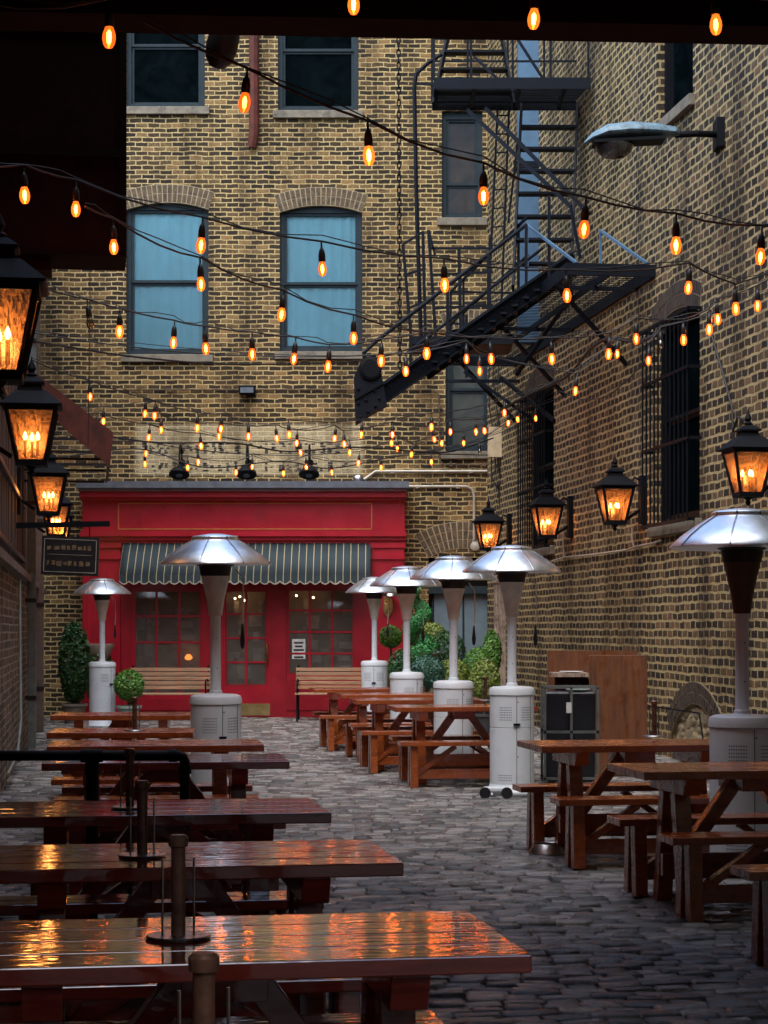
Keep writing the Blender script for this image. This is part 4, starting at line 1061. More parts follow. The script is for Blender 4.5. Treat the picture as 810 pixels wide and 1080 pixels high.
# street lamp head on the right wall
D = wD(760)
sl = empty('street_lamp', RW(D, 0, H+(HY-142)*D/F), 0, 'old blue-grey cobra-head street lamp on a short arm from the right wall', 'street lamp')
o0 = sl.location.copy(); DD = 20.6
m_ = MB(); m_.tube([RW(D,0,o0.z), P(735,141,DD), P(712,142,DD)], .035, 10); m_.build('arm', M['iron'], sl, origin=o0, smooth=True)
m_ = MB(); m_.cbox(RW(D,.02,o0.z), .08, .3, .3); m_.build('wall_plate', M['iron'], sl, origin=o0)
m_ = MB(); secs = [(716,142,.04,.05),(712,141,.10,.07),(690,140,.15,.095),(665,140,.18,.11),(640,142,.17,.10),(624,147,.11,.06),(616,151,.02,.012)]
vs = []; fs = []; sg = 16
for (px,py,wy,hz) in secs:
    c_ = P(px,py,DD)
    for k in range(sg):
        a_ = 2*PI*k/sg; zz = math.sin(a_)*hz; zz = zz if zz > 0 else zz*.45
        vs.append(c_+Vector((0, math.cos(a_)*wy, zz)))
for i in range(len(secs)-1):
    for k in range(sg): fs.append((i*sg+k, i*sg+(k+1)%sg, (i+1)*sg+(k+1)%sg, (i+1)*sg+k))
fs.append(tuple(range(sg)))
m_.add(vs, fs); hd = m_.build('lamp_head', M['street'], sl, origin=o0, smooth=True)
m_ = MB(); m_.lathe([(.001,-.16),(.08,-.145),(.14,-.09),(.16,-.02),(.16,.0),(.001,.0)], 20, M=Matrix.Translation(P(648,152,DD)) @ Matrix.Diagonal((1.25,1,1,1))); m_.build('lens_bowl', pane_mat('dirty_lens', (.015,.015,.016), (.05,.045,.04)), sl, origin=o0, smooth=True)
m_ = MB(); a_ = P(625,152,DD); b_ = P(700,148,DD); m_.beam(a_, b_, .3, .03); m_.build('door_frame', M['iron'], sl, origin=o0)

# lamp silhouette hanging under the roof
c_ = P(235, 45, 12.9)
e = empty('hanging_speaker', c_, 0, 'black horn-shaped fitting hanging below the roof beam near the rusty pipe', 'fitting')
m_ = MB(); T = Matrix.Rotation(rad(18),4,'Y') @ Matrix.Rotation(rad(25),4,'X')
m_.lathe([(.001,-.17),(.05,-.16),(.09,-.11),(.105,-.03),(.10,.06),(.08,.12),(.03,.15),(.001,.15)], 20, M=T); m_.build('housing', M['black'], e, smooth=True)
m_ = MB(); m_.tube([(0,0,.1),(.03,0,.2),(.03,0,.42)], .016, 8); m_.build('stem', M['black'], e)

# rusty awning on the left wall
e = empty('metal_awning', LW(23.2, 0, 4.46), th_l, 'dark red rusted metal awning sloping out from the left wall behind the lanterns', 'awning')
m_ = MB(); W0, W1 = -1.2, 1.4
m_.prism([(W0,0,0),(W0,-1.06,-.80),(W0,-1.02,-1.17),(W0,-.99,-1.17),(W0,-1.03,-.86),(W0,0,-.06)], (W1-W0,0,0)); m_.build('canopy_sheet', M['rust'], e)
m_ = MB()
for x in (W0-.02,): m_.prism([(x,-.0,-.02),(x,-1.05,-.82),(x,-1.0,-1.17),(x,-.5,-.75)], (.012,0,0))
m_.build('side_sheet', M['rust'], e)
for z in (-.88, -1.02, -1.16):
    for x in (W0, W1): m_ = MB(); m_.beam((x,0,z),(x,-.98,z),.03,.03); m_.build('strut', M['black'], e)
# hanging sign
c_ = P(75, 566, 21.6)
e = empty('hanging_sign', c_, 0, 'dark hanging board with a thin pale border and faded unreadable lettering on the left wall', 'sign')
TT = Matrix.Rotation(rad(2.2),4,'Y')
m_ = MB(); m_.box(-.31,.31,-.02,.02,-.42,.0,TT); bd = m_.build('board', M['black'], e)
m_ = MB()
for (a, b, c, d) in ((-.285,.285,-.035,-.028),(-.285,.285,-.39,-.383),(-.285,-.278,-.39,-.028),(.278,.285,-.39,-.028),(-.25,.24,-.20,-.196)): m_.box(a,b,-.024,-.021,c,d,TT)
m_.build('border', M['pipe_pale'], bd)
for zz in (-.12, -.29):
    m_ = MB(); x = -.25
    while x < .22:
        w_ = R(.02,.06); m_.box(x,x+w_,-.023,-.021,zz-R(.02,.035),zz+R(.01,.03),TT); x += w_+R(.012,.03)
    m_.build('lettering', M['signbrown'], bd)
m_ = MB(); a_ = LW(21.6,0,0); m_.beam((a_.x-c_.x, 0, .12), (.42, 0, .14), .03, .06); m_.build('bracket_arm', M['iron'], e)
m_ = MB(); m_.tube([(-.2,0,.0),(-.2,0,.12)], .006, 5); m_.tube([(.2,0,0),(.2,0,.13)], .006, 5); m_.build('hanger', M['iron'], e)

# ------------------------------------------------------------------ picnic tables and benches
TL, TW, TH = 1.36, .72, .74
def make_table(wm, name='picnic_table'):
    """origin: ground under the middle of the table"""
    e = empty(name)
    m_ = MB(); n = 4; w_ = TW/n
    for k in range(n):
        y0 = -TW/2+k*w_; j = R(-.004,.004); m_.box(-TL/2+j, TL/2+j, y0+.003, y0+w_-.003, TH-.042+R(-.001,.001), TH+R(-.0015,.0015))
    m_.build('tabletop', wm, e, bevel=.004)
    for s_ in (-1,1):
        m_ = MB(); x = s_*(TL/2-.27); m_.box(x-.045, x+.045, -TW/2+.06, TW/2-.06, TH-.13, TH-.044); m_.prism([(x-.045,-TW/2+.06,TH-.044),(x-.045,-TW/2+.02,TH-.044),(x-.045,-TW/2+.06,TH-.13)], (.09,0,0)); m_.build('crosspiece', wm, e, bevel=.004)
        for q in (-1,1):
            m_ = MB(); m_.beam((x, q*.10, TH-.13), (x, q*.22, 0), .085, .085, up=(1,0,0)); m_.build('leg', wm, e, bevel=.004)
        m_ = MB(); m_.beam((s_*.06, 0, TH-.06), (x-s_*.03, 0, .24), .07, .085, up=(0,1,0)); m_.build('brace', wm, e, bevel=.003)
    m_ = MB(); m_.box(-TL/2+.20, TL/2-.20, -.02, .02, .16, .28); m_.build('stretcher', wm, e, bevel=.003)
    m_ = MB(); m_.box(-.10, .10, -.2, .2, TH-.12, TH-.044); m_.build('centre_block', wm, e, bevel=.003)
    return e
BL, BW, BH = 1.26, .27, .43
def make_bench(wm):
    e = empty('picnic_bench')
    m_ = MB()
    for k in range(2): y0 = -BW/2+k*BW/2; m_.box(-BL/2, BL/2, y0+.003, y0+BW/2-.003, BH-.04, BH+R(-.001,.001))
    m_.build('seat', wm, e, bevel=.004)
    for s_ in (-1,1):
        x = s_*(BL/2-.13)
        for q in (-1,1):
            m_ = MB(); m_.beam((x, q*.055, BH-.04), (x, q*.085, 0), .085, .07, up=(1,0,0)); m_.build('leg', wm, e, bevel=.004)
        m_ = MB(); m_.beam((s_*.10, 0, BH-.05), (x-s_*.02, 0, .12), .04, .07, up=(0,1,0)); m_.build('brace', wm, e, bevel=.003)
    m_ = MB(); m_.box(-BL/2+.16, BL/2-.16, -.02, .02, .08, .17); m_.build('stretcher', wm, e, bevel=.003)
    return e
def make_stand():
    e = empty('menu_holder')
    m_ = MB(); m_.lathe([(.075,0),(.078,.004),(.074,.008),(.001,.008)], 28); m_.build('base_disc', M['steel'], e, smooth=True)
    m_ = MB(); m_.lathe([(.017,.008),(.017,.215),(.023,.218),(.024,.238),(.018,.245),(.001,.247)], 16); m_.build('post', M['brownpipe'], e, smooth=True)
    for s_ in (-1,1):
        m_ = MB(); m_.tube([(s_*.037, s_*.01, .008), (s_*.037, s_*.01, .19)], .0032, 6); m_.build('rod', M['steel'], e)
    return e
protoT = {'d': make_table(M['wood_shaded']), 'w': make_table(M['wood'])}; protoB = {'d': make_bench(M['wood_shaded']), 'w': make_bench(M['wood'])}; protoS = make_stand()
usedT = {'d': 0, 'w': 0}; usedB = {'d': 0, 'w': 0}; usedS = [0]
GT = 'varnished picnic tables in rows along the alley'; GB = 'varnished benches pulled up to the picnic tables'
def place(proto, cnt, key, loc, rz, lab, cat, group):
    o = proto[key] if cnt[key] == 0 else copy_tree(proto[key]); cnt[key] += 1
    o.location = loc; o.rotation_euler = (0,0,rz); tag(o, lab, cat, group); return o
def table_set(key, fx, fD, right, rz, lab, short='', front=True, back=True, dx=0, xs=1):
    """fx: photo px of the front corner (right corner if right else left corner) at depth fD"""
    X = (fx-CX)*fD/F; c_, s_ = math.cos(rz), math.sin(rz)
    lx = (TL/2 if right else -TL/2)*xs; ly = -TW/2
    ox = X-(lx*c_-ly*s_); oy = fD-(lx*s_+ly*c_)
    o_ = place(protoT, usedT, key, (ox, oy, 0), rz, 'picnic table '+lab, 'picnic table', GT); o_.scale = (xs,1,1)
    for q, on, nm in ((-1, front, 'near'), (1, back, 'far')):
        if on: 
            l_x = dx+R(-.03,.03); l_y = q*(.49+R(-.02,.02))
            o_ = place(protoB, usedB, key, (ox+l_x*c_-l_y*s_, oy+l_x*s_+l_y*c_, 0), rz+R(-.015,.015), 'bench on the '+nm+' side of the '+short, 'bench', GB); o_.scale = (xs,1,1)
    return Vector((ox, oy, 0)), rz
def stand(base, lx, ly, lab, sc=1):
    o = protoS if usedS[0] == 0 else copy_tree(protoS); usedS[0] += 1
    rz = base[1]; c_, s_ = math.cos(rz), math.sin(rz)
    o.location = (base[0].x+lx*c_-ly*s_, base[0].y+lx*s_+ly*c_, TH+.002); o.rotation_euler = (0,0,rz+R(-.2,.2)); o.scale = (sc,)*3
    tag(o, lab, 'menu holder', 'post and rod holders on the table tops')
def stand_px(base, px, py, lab, sc=1):
    D = F*(H-TH)/(py-HY); w = Vector(((px-CX)*D/F, D, 0))-base[0]; rz = base[1]
    c_, s_ = math.cos(-rz), math.sin(-rz); stand(base, w.x*c_-w.y*s_, w.x*s_+w.y*c_, lab, sc)
r9 = rad(9)
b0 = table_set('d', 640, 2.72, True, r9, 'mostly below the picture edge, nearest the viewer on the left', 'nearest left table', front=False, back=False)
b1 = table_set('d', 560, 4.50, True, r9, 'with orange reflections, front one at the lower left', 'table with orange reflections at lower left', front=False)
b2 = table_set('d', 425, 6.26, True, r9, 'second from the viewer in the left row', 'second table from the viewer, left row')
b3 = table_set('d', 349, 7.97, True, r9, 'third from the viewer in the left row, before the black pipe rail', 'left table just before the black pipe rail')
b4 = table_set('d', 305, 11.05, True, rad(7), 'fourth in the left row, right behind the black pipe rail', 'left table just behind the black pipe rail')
b5 = table_set('w', 279, 12.6, True, rad(7), 'fifth in the left row, in front of the left patio heater', 'left table in front of the patio heater')
b6 = table_set('w', 204, 14.15, True, rad(4), 'sixth in the left row, shorter, left of the patio heater', 'short left table beside the patio heater', xs=.76)
b7 = table_set('w', 201, 16.95, True, rad(4), 'last in the left row, nearest the topiary ball', 'left table nearest the potted topiary ball', xs=.87)
stand_px(b0, 215, 1177, 'brown post holder on the nearest left table, cut by the bottom edge of the picture')
stand_px(b1, 188, 990, 'brown post holder with two rods on the front left table')
stand_px(b2, 150, 904, 'dark post holder with two rods on the second left table')
stand_px(b3, 137, 853, 'dark post holder with two rods on the third left table')
stand_px(b6, 142, 771, 'dark post holder on the sixth left table')
t1 = table_set('w', 417, 18.6, False, rad(7), 'front one of the middle cluster, beside the tall white heater body', 'front table of the middle cluster')
t2 = table_set('w', 375, 20.5, False, rad(7), 'second of the middle cluster', 'second table of the middle cluster')
t3 = table_set('w', 360, 22.2, False, rad(7), 'third of the middle cluster', 'third table of the middle cluster')
t4 = table_set('w', 331, 24.2, False, rad(7), 'farthest of the middle cluster, before the slatted park bench', 'farthest table of the middle cluster')
stand_px(t2, 512, 739, 'dark post holder on the second table of the middle cluster')
r1 = table_set('w', 572, 12.45, False, r9, 'on the right in front of the wooden cabinet', 'right table before the wooden cabinet')
r2 = table_set('w', 680, 10.22, False, r9, 'at the right edge in front of the nearest patio heater', 'table at the right picture edge')
stand_px(r1, 690, 777, 'dark post holder on the right table before the cabinet')
D_ = 8.75
place(protoB, usedB, 'w', (((776-CX)*D_/F)+BL/2, D_+.05, 0), r9, 'bench cut by the right picture edge at the lower right', 'bench', GB)

# ------------------------------------------------------------------ patio heaters
def make_heater():
    e = empty('patio_heater')
    m_ = MB(); m_.lathe([(.25,0),(.255,.012),(.22,.05),(.205,.09),(.2,.1)], 40); m_.build('base', M['white'], e, smooth=True)
    m_ = MB(); m_.lathe([(.2,.1),(.2,.60),(.196,.602),(.196,.611),(.2,.613),(.2,.895)], 40); hs = m_.build('tank_housing', M['white'], e, smooth=True)
    m_ = MB(); m_.lathe([(.203,.898),(.208,.902),(.208,.94),(.198,.962),(.17,.974),(.06,.980),(.055,.985)], 40); m_.build('lid', M['white'], e, smooth=True)
    m_ = MB(); m_.box(-.0022,.0022,-.2025,-.198,.11,.89); m_.box(.1365,.1395,-.1485,-.143,.11,.89)
    for z in (.35, .62, .84):
        m_.lathe([(.006,0),(.001,.006)], 8, M=Matrix.Translation((.012,-.2,z)) @ Matrix.Rotation(PI/2,4,'X'))
    m_.build('door_seam', M['seam'], hs)
    for s_ in (-1, 1):
        m_ = MB()
        for i in range(8):
            for j in range(6):
                a_ = -PI/2+s_*(.25+i*.075); z = .68+j*.022
                c_ = Vector((.2008*math.cos(a_), .2008*math.sin(a_), z)); m_.lathe([(.0048,0),(.001,.001)], 6, M=Matrix.Translation(c_) @ Matrix.Rotation(a_+PI/2,4,'Z') @ Matrix.Rotation(PI/2,4,'X'))
        m_.build('vent_holes', M['seam'], hs)
    m_ = MB()
    for i in range(9):
        for j in range(3):
            a_ = -PI/2-.25-i*.075; z = .14+j*.022
            c_ = Vector((.2008*math.cos(a_), .2008*math.sin(a_), z)); m_.lathe([(.0048,0),(.001,.001)], 6, M=Matrix.Translation(c_) @ Matrix.Rotation(a_+PI/2,4,'Z') @ Matrix.Rotation(PI/2,4,'X'))
    m_.build('vent_holes', M['seam'], hs)
    m_ = MB(); m_.box(-.03,.03,-.212,-.2,.63,.65); m_.lathe([(.012,0),(.01,.02),(.001,.022)], 10, M=Matrix.Translation((-.015,-.205,.64)) @ Matrix.Rotation(PI/2,4,'X')); m_.build('latch', M['iron'], hs)
    m_ = MB(); m_.lathe([(.05,.98),(.05,1.0),(.042,1.01),(.042,1.62)], 24); m_.build('pole', M['white'], e, smooth=True)
    m_ = MB()
    for z in (1.18, 1.42): m_.lathe([(.005,0),(.001,.004)], 8, M=Matrix.Translation((0,-.042,z)) @ Matrix.Rotation(PI/2,4,'X'))
    m_.build('screw', M['seam'], e)
    m_ = MB(); m_.lathe([(.052,1.60),(.056,1.62),(.068,1.71),(.094,1.83),(.112,1.90),(.114,1.915)], 32); m_.build('burner_cone', M['taupe'], e, smooth=True)
    m_ = MB(); m_.lathe([(.112,1.915),(.118,1.92),(.13,1.99),(.15,2.0),(.15,2.02),(.05,2.04)], 32); mm = m_.build('burner_mesh', M['mesh'], e, smooth=True)
    m_ = MB()
    for k in range(3):
        a_ = 2*PI*k/3+.4; m_.beam((.12*math.cos(a_), .12*math.sin(a_), 2.0), (.16*math.cos(a_), .16*math.sin(a_), 2.19), .012, .012)
    m_.build('stand_off', M['steel'], mm)
    m_ = MB(); prof = [(.445,2.005),(.443,2.016),(.385,2.072),(.31,2.127),(.235,2.174),(.188,2.200),(.186,2.222),(.175,2.232),(.05,2.25),(.001,2.251)]
    m_.lathe(prof, 48, rot=.25); rf = m_.build('reflector', M['alu'], e, smooth=True)
    so = rf.modifiers.new('s','SOLIDIFY'); so.thickness = .004; so.offset = -1
    for k in range(8):
        m_ = MB(); a_ = 2*PI*k/8+.25
        for i in range(len(prof)-4):
            p_, q_ = prof[i+0], prof[i+1]
            m_.beam((p_[0]*math.cos(a_), p_[0]*math.sin(a_), p_[1]+.003), (q_[0]*math.cos(a_), q_[0]*math.sin(a_), q_[1]+.003), .008, .006)
        m_.build('reflector_rib', M['steel'], rf)
    m_ = MB(); m_.tube([(.15,-.05,1.97),(.21,-.06,1.9),(.215,-.06,1.7),(.205,-.06,1.5)], .006, 6); cb = m_.build('lighting_chain', M['taupe'], e)
    m_ = MB(); m_.lathe([(.001,0),(.016,.02),(.022,.07),(.014,.13),(.008,.2),(.001,.21)], 12, (.205,-.06,1.33)); m_.build('pull_handle', M['blackplastic'], cb, smooth=True)
    for s_ in (-1,1):
        m_ = MB(); m_.tube([(.1*s_-.02,.235,.05),(.1*s_+.02,.235,.05)], .05, 16); m_.build('wheel', M['blackplastic'], e)
    return e
h0 = make_heater(); hc = 0
hl = [(228, 15.65, .987, 0.0, 'patio heater with a large silver dome standing among the left row of tables'),
      (108, 30.3, .998, .5, 'patio heater at the far left before the red pilaster, beside the conifer'),
      (395, 30.6, 1.01, -.4, 'farthest patio heater of the right group, before the slatted bench and red door frame'),
      (429, 23.6, .986, .3, 'patio heater of the right group standing in front of the spiral topiary'),
      (478, 19.95, .981, .1, 'patio heater before the service door, its white skirt showing under the benches'),
      (540, 17.75, .987, -.2, 'patio heater with white body standing by the weathered post in the middle right'),
      (783, 12.05, .98, -.15, 'nearest patio heater at the right edge, dark burner and perforated body')]
for (px, D, sc, rz, lab) in hl:
    o = h0 if hc == 0 else copy_tree(h0); hc += 1
    o.location = ((px-CX)*D/F, D, 0); o.rotation_euler = (R(-.014,.014),R(-.014,.014),rz+.35); o.scale = (sc,)*3; tag(o, lab, 'patio heater', 'mushroom patio heaters')
    if px == 783:
        for ch in o.children:
            if ch.name.startswith('burner_cone'): ch.data = ch.data.copy(); ch.data.materials[0] = M['brownburn']
# wheeled bracket lying beside the middle right heater
e = empty('hose_trolley', P(522,833,17.35), 0, 'small white two-wheeled bracket lying at the foot of the middle right heater', 'trolley'); e.location.z = 0
m_ = MB(); m_.box(-.10,.12,-.05,.05,.05,.10); m_.box(-.02,.3,-.03,.03,.02,.06); m_.build('body', M['white'], e, bevel=.015)
for x in (-.09, .10):
    m_ = MB(); m_.tube([(x,-.09,.05),(x,-.05,.05)], .05, 16); m_.build('wheel', M['blackplastic'], e)
# dog bowl
w = P(584, 885, 1); D = F*H/(885-HY)
D = 13.05; e = empty('dog_bowl', ((578-CX)*D/F, D, 0), 0, 'shallow steel dog bowl on the paving beside the right benches', 'bowl')
m_ = MB(); m_.lathe([(.125,0),(.13,.01),(.10,.065),(.095,.07),(.09,.065),(.085,.02),(.001,.015)], 28); m_.build('bowl', M['steel'], e, smooth=True)

# ------------------------------------------------------------------ cabinet and bins
D = 19.9; s_ = F/D
e = empty('waste_cabinet', ((652-CX)/s_, D, 0), 0, 'reddish-brown open waste cabinet standing before the right brick wall', 'cabinet')
zt = H+(HY-691)/s_
m_ = MB(); m_.box(-.29,.29,-.02,.02,.02,zt); m_.build('front_panel', M['cabwood'], e, bevel=.004)
m_ = MB(); m_.box(.26,.29,.02,.6,.02,zt-.02); m_.build('side_panel', M['cabwood'], e)
m_ = MB(); m_.box(-.66,.26,.58,.61,.3,zt+.04); m_.build('back_panel', M['cabwood'], e)
m_ = MB(); m_.box(-.64,-.29,.05,.58,zt-.22,zt-.18); m_.box(-.29,.26,.03,.58,zt-.24,zt-.21); m_.build('shelf', M['oldwood'], e)
m_ = MB(); m_.box(-.66,-.63,.05,.58,.02,zt-.22); m_.build('side_panel', M['cabwood'], e)
m_ = MB(); m_.lathe([(.05,0),(.12,.008),(.12,.014),(.001,.012)], 20, (-.45,.2,zt-.178)); pl = m_.build('plate', M['paper'], smooth=True)
pl.parent = None; pl.location = e.location; tag(pl, 'white plate lying on the cabinet shelf', 'plate')
D = 19.0; s_ = F/D; x0 = (572-CX)/s_
e = empty('bin_rack', (x0+.24, D, 0), 0, 'dark bins in a grey metal rack beside the wooden cabinet', 'bin rack')
m_ = MB()
for x in (-.23, .02, .27):
    for y in (-.18,.18): m_.box(x-.012,x+.012,y-.012,y+.012,0,.92)
for z in (.06,.5,.92):
    m_.box(-.242,.282,-.192,-.168,z-.012,z+.012); m_.box(-.242,.282,.168,.192,z-.012,z+.012)
m_.build('rack_frame', simple('galvanised', (.16,.18,.17), .5, metal=.5), e)
for x in (-.105,.145):
    m_ = MB(); m_.lathe([(.125,.02),(.15,.05),(.16,.84),(.165,.86),(.14,.88),(.001,.885)], 4, (x,0,0), rot=PI/4); m_.build('bin', M['blackplastic'], e, bevel=.01)
m_ = MB(); m_.box(-.03,.02,-.20,-.193,.68,.78); m_.build('tag_label', M['paper'], e)
m_ = MB(); m_.lathe([(.11,0),(.12,.015),(.06,.03),(.001,.03)], 16, (.1,0,.885)); m_.build('bin_liner', M['potgreen'], e)

# black pipe rail in front of the fourth left table
D = 9.95; s_ = F/D
e = empty('pipe_rail', ((97-CX)/s_, D, 0), 0, 'black iron pipe handrail with an elbow, standing between the left tables', 'rail')
zr = H+(HY-797)/s_; xl = (-40-97)/s_; xr = (195-97)/s_
m_ = MB(); m_.tube([(xl,0,zr),(xr-.03,0,zr),(xr-.009,0,zr-.009),(xr,0,zr-.03),(xr,0,0)], .026, 12); m_.build('rail', M['iron'], e, smooth=True)
m_ = MB(); m_.tube([(0,0,0),(0,0,zr-.01)], .03, 12); m_.tube([(.19,0,0),(.19,0,zr-.01)], .012, 8); m_.build('post', M['iron'], e, smooth=True)
for (a_, b_, r_) in (((-.055,0,zr),(.055,0,zr),.034), ((xr-.08,0,zr),(xr-.04,0,zr),.033), ((xr,0,zr-.09),(xr,0,zr-.05),.033), ((0,0,zr-.09),(0,0,zr-.03),.035)):
    m_ = MB(); m_.tube([a_, b_], r_, 12); m_.build('coupling', M['iron'], e, smooth=True)
# pale conduit along foot of the left wall
w = [LW(18,.06,.16), LW(20.5,.06,.18), LW(20.9,.08,.5), LW(21.2,.06,2.0)]
e = empty('conduit', w[0], 0, 'pale conduit low on the left brick wall', 'conduit'); m_ = MB(); m_.tube(w, .014, 8); m_.build('tube', M['pipe_gg'], e, origin=w[0], smooth=True)

# ------------------------------------------------------------------ slatted park benches
def park_bench():
    e = empty('park_bench'); Lb = 1.3
    for k in range(5): 
        m_ = MB(); z = .50+k*.072; m_.box(-Lb/2, Lb/2, .20+k*.018, .225+k*.018, z, z+.055); m_.build('back_slat', M['slat'], e, bevel=.004)
    m_ = MB()
    for k in range(4): m_.box(-Lb/2, Lb/2, -.22+k*.105, -.135+k*.105, .42, .445)
    m_.build('seat', M['slat'], e, bevel=.004)
    for s_ in (-1,1):
        x = s_*(Lb/2-.04); m_ = MB()
        m_.tube([(x,.30,.88),(x,.24,.5),(x,.2,.41),(x,-.2,.41)], .016, 8); m_.tube([(x,.2,.41),(x,.16,.25),(x,.26,.0)], .018, 8); m_.tube([(x,-.2,.41),(x,-.15,.25),(x,-.24,.03),(x,-.27,.0)], .018, 8)
        m_.tube([(x,.25,.63),(x,0,.66),(x,-.22,.64),(x,-.24,.58),(x,-.2,.42)], .014, 8); m_.tube([(x,.18,.2),(x,-.17,.2)], .012, 8)
        m_.build('end_frame', M['iron'], e, smooth=True)
    return e
pb = park_bench(); pb.location = ((178-CX)*31.9/F, 31.9, 0); tag(pb, 'pale slatted park bench under the left shop window', 'bench', 'slatted benches before the shopfront')
p2 = copy_tree(pb); p2.location = ((354-CX)*32.0/F, 32.0, 0); tag(p2, 'pale slatted park bench under the right shop window, iron leg showing', 'bench', 'slatted benches before the shopfront')

# ------------------------------------------------------------------ plants
def leaves(shape, n, size, mat, name, parent):
    """shape(): random point and outward direction"""
    vs = []; fs = []; val = []
    for k in range(n):
        p_, d_ = shape(); p_ = Vector(p_); d_ = (Vector(d_)+Vector((R(-.7,.7),R(-.7,.7),R(-.5,.9)))).normalized()
        t_ = d_.cross(Vector((R(-1,1),R(-1,1),R(-1,1)))).normalized(); s_ = size*R(.6,1.35)
        b_ = t_.cross(d_); o = len(vs)
        vs += [tuple(p_-t_*s_*.5), tuple(p_+b_*s_*.32+d_*s_*.12), tuple(p_+t_*s_*.6+d_*s_*.2), tuple(p_-b_*s_*.32+d_*s_*.12)]
        fs.append((o,o+1,o+2,o+3)); val += [R(0,1)]*4
    me = bpy.data.meshes.new(name); me.from_pydata(vs, [], fs); me.update()
    at = me.attributes.new('leaf', 'FLOAT', 'POINT'); at.data.foreach_set('value', val)
    me.materials.append(mat); o = bpy.data.objects.new(name, me); COL.objects.link(o); o.parent = parent; return o
def rdir():
    while True:
        v = Vector((R(-1,1),R(-1,1),R(-1,1)))
        if .1 < v.length < 1: return v.normalized()
def ball(c, rx, rz_=None):
    rz_ = rz_ or rx; lumps = [(rdir(), R(.85,1.12)) for _ in range(12)]
    def f():
        d = rdir(); k = max((d.dot(l[0])*l[1] for l in lumps)); rr = R(.62,1.0)**.5*(.80+.24*max(0,k)) 
        return (c[0]+d.x*rx*rr, c[1]+d.y*rx*rr, c[2]+d.z*rz_*rr), d
    return f
def cone(c, r, h):
    def f():
        t_ = R(0,1)**1.3; a_ = R(0,2*PI); rr = r*(1-t_)**.75*R(.7,1.05)*(1+.12*math.sin(a_*5+t_*20)); d = Vector((math.cos(a_), math.sin(a_), .5))
        return (c[0]+rr*math.cos(a_), c[1]+rr*math.sin(a_), c[2]+h*t_), d
    return f
def spiral(c, r, h, turns=3.4):
    def f():
        t_ = R(0,1); a_ = t_*turns*2*PI; rr = r*(1-.55*t_); th = rr*.6
        cc = Vector((c[0]+rr*.55*math.cos(a_), c[1]+rr*.55*math.sin(a_), c[2]+h*t_)); d = rdir()
        return cc+Vector((d.x*th, d.y*th, d.z*th*.8)), d
    return f
def pot(parent, mat, r=.22, h=.35, name='pot'):
    m_ = MB(); m_.lathe([(r*.7,0),(r*.75,.02),(r*.95,h*.85),(r*1.08,h*.87),(r*1.08,h),(r*.92,h),(r*.9,h-.03),(.001,h-.03)], 24); m_.build(name, mat, parent, smooth=True)
def plant(px, D, name, lab, cat='plant', group=None):
    return empty(name, ((px-CX)*D/F, D, 0), 0, lab, cat, group)
def zz(py, D): return H+(HY-py)*D/F
GP = 'potted greenery'
D = 31.3; e = plant(78, D, 'potted_conifer', 'tall dark conifer in a clay pot by the left wall', 'conifer', GP); pot(e, M['pot'], .2, .3)
m_ = MB(); m_.tube([(0,0,.25),(0,0,1.3)], [.03,.01], 8); m_.build('trunk', M['bark'], e); leaves(ball((0,0,.92), .25, .66), 2600, .06, M['leafB'], 'foliage', e)
D = 32.2; e = plant(103, D, 'stone_urn', 'stone pedestal urn half hidden behind the far left heater', 'urn')
m_ = MB(); m_.lathe([(.2,0),(.2,.1),(.1,.15),(.08,.7),(.12,.78),(.07,.84),(.2,1.05),(.27,1.2),(.27,1.23),(.22,1.23),(.001,1.15)], 24); m_.build('urn', M['pot'], e, smooth=True); leaves(ball((0,0,.75), .3, .42), 900, .07, M['leafB'], 'foliage', e)
D = 30.0; e = plant(136, D, 'topiary_ball', 'bright green clipped ball in a pale green pot left of the slatted bench', 'topiary', GP); pot(e, M['potgreen'], .18, .32)
m_ = MB(); m_.tube([(0,0,.2),(0,0,.6)], .02, 8); m_.build('trunk', M['bark'], e); leaves(ball((0,0,zz(723,D)), .235), 2600, .038, M['leafA'], 'foliage', e)
D = 31.3; e = plant(412, D, 'topiary_ball', 'green clipped ball on a bare stem before the red pilaster', 'topiary', GP); pot(e, M['potdark'], .2, .32)
m_ = MB(); m_.tube([(0,0,.2),(.02,0,.8),(0,0,1.3)], .02, 8); m_.build('trunk', M['bark'], e); leaves(ball((0,0,zz(672,D)), .18), 1500, .04, M['leafA'], 'foliage', e); leaves(ball((.05,0,.62), .24, .34), 1300, .05, M['leafB'], 'undergrowth', e)
D = 29.8; e = plant(441, D, 'spiral_topiary', 'tall vivid green spiral topiary behind the patio heaters', 'topiary', GP); pot(e, M['potdark'], .22, .32)
m_ = MB(); m_.tube([(0,0,.2),(0,0,2.0)], [.03,.015], 8); m_.build('trunk', M['bark'], e); leaves(spiral((0,0,.75), .30, 1.32, 2.7), 6000, .035, M['leafE'], 'foliage', e)
D = 31.2; e = plant(457, D, 'topiary_ball', 'dull green clipped ball right of the spiral topiary', 'topiary', GP); pot(e, M['potdark'], .2, .3)
m_ = MB(); m_.tube([(0,0,.2),(0,0,1.2)], .02, 8); m_.build('trunk', M['bark'], e); leaves(ball((0,0,zz(671,D)), .21), 1500, .042, M['leafD'], 'foliage', e)
D = 30.6; e = plant(458, D, 'bird_bath', 'shallow stone bowl on a pedestal among the shrubs', 'bird bath')
m_ = MB(); m_.lathe([(.15,0),(.08,.1),(.06,.8),(.12,1.02),(.19,1.09),(.19,1.11),(.001,1.07)], 24); m_.build('bowl', M['pot'], e, smooth=True)
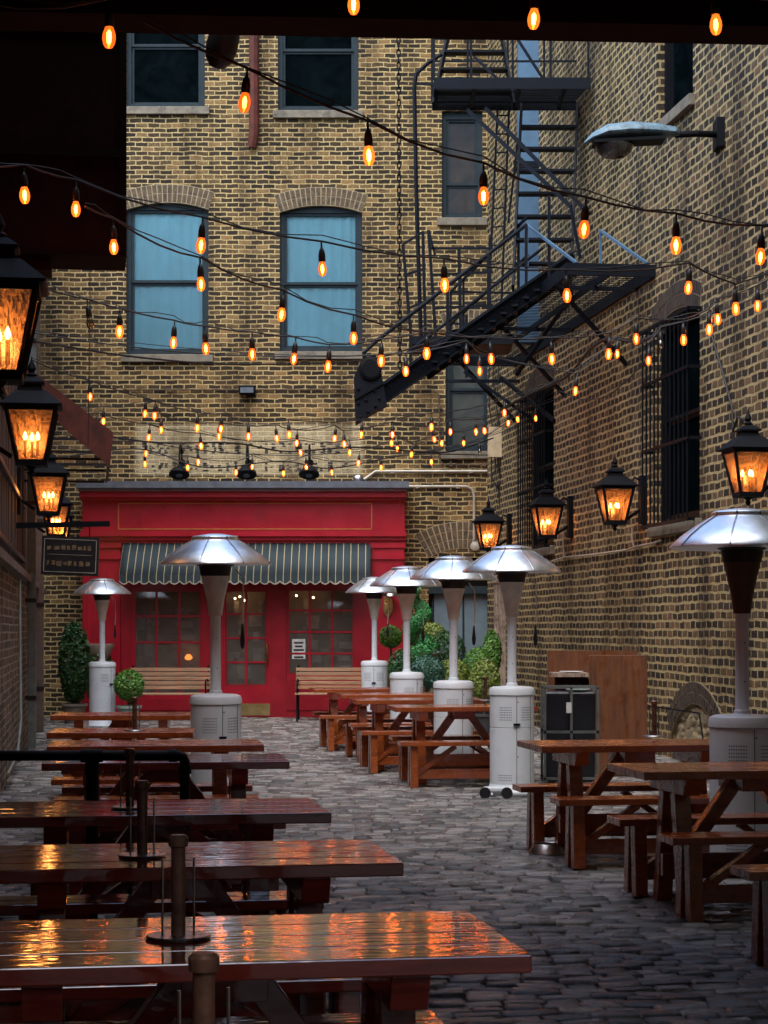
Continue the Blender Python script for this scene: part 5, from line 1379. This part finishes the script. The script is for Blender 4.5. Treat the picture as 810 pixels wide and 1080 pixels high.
for (px, D, r_, py, mk, lab, hz) in ((450, 28.0, .26, 709, 'leafC', 'round blue-green shrub behind the second heater', .24), (478, 28.6, .25, 712, 'leafD', 'yellow-green round shrub behind the white heater pole', .23),
                       (472, 30.6, .28, 688, 'leafB', 'dark green shrub beside the service door', .36), (504, 29.4, .22, 704, 'leafA', 'light green feathery shrub left of the timber post', .3),
                       (511, 27.6, .22, 718, 'leafD', 'dense yellow-green shrub left of the white heater body', .30), (519, 30.4, .15, 688, 'leafA', 'narrow bright shrub against the weathered post', .34), (425, 28.8, .22, 706, 'leafB', 'low dark shrub at the foot of the red pilaster', .3)):
    e = plant(px, D, 'round_shrub', lab, 'shrub', 'shrubs before the service door'); pot(e, M['potdark'], r_*.75, .3)
    z_ = zz(py, D); m_ = MB(); m_.tube([(0,0,.2),(0,0,z_)], .018, 8); m_.build('trunk', M['bark'], e)
    leaves(ball((0,0,z_), r_, hz), 2100, .042, M[mk], 'foliage', e)

# ------------------------------------------------------------------ camera, light, world
cam = bpy.data.cameras.new('camera'); co = bpy.data.objects.new('camera', cam); COL.objects.link(co)
co.location = (0,0,H); co.rotation_euler = (rad(90),0,0)
cam.sensor_fit = 'HORIZONTAL'; cam.sensor_width = 36; cam.lens = 36*F/810; cam.shift_y = (HY-540)/810
cam.clip_end = 1000; cam.clip_start = .05
scene.camera = co
w = bpy.data.worlds.new('World'); scene.world = w; w.use_nodes = True
t = w.node_tree; t.nodes.clear(); out = t.nodes.new('ShaderNodeOutputWorld'); bg = t.nodes.new('ShaderNodeBackground'); sk = t.nodes.new('ShaderNodeTexSky')
sk.sky_type = 'NISHITA'; sk.sun_disc = False; sk.sun_elevation = rad(62); sk.sun_rotation = rad(200); sk.dust_density = 1.5; sk.air_density = 1.0
bg.inputs[1].default_value = .15; t.links.new(sk.outputs[0], bg.inputs[0]); t.links.new(bg.outputs[0], out.inputs[0])
sun = bpy.data.lights.new('sun', 'SUN'); sun.energy = 1.1; sun.angle = rad(70); sun.color = (1,.98,.95)
so_ = bpy.data.objects.new('sun', sun); COL.objects.link(so_)
# sky sun_rotation is measured clockwise from +Y
el, az = rad(62), rad(200)
d = Vector((math.sin(az)*math.cos(el), math.cos(az)*math.cos(el), math.sin(el)))
so_.rotation_euler = d.to_track_quat('Z', 'Y').to_euler()
scene.view_settings.view_transform = 'Standard'; scene.view_settings.look = 'None'; scene.view_settings.gamma = 1; scene.view_settings.use_curve_mapping = False
scene.view_settings.exposure = 1.72
scene.render.engine = 'CYCLES'; scene.cycles.max_bounces = 6; scene.cycles.transparent_max_bounces = 10; scene.cycles.sample_clamp_indirect = 25; scene.cycles.use_denoising = True
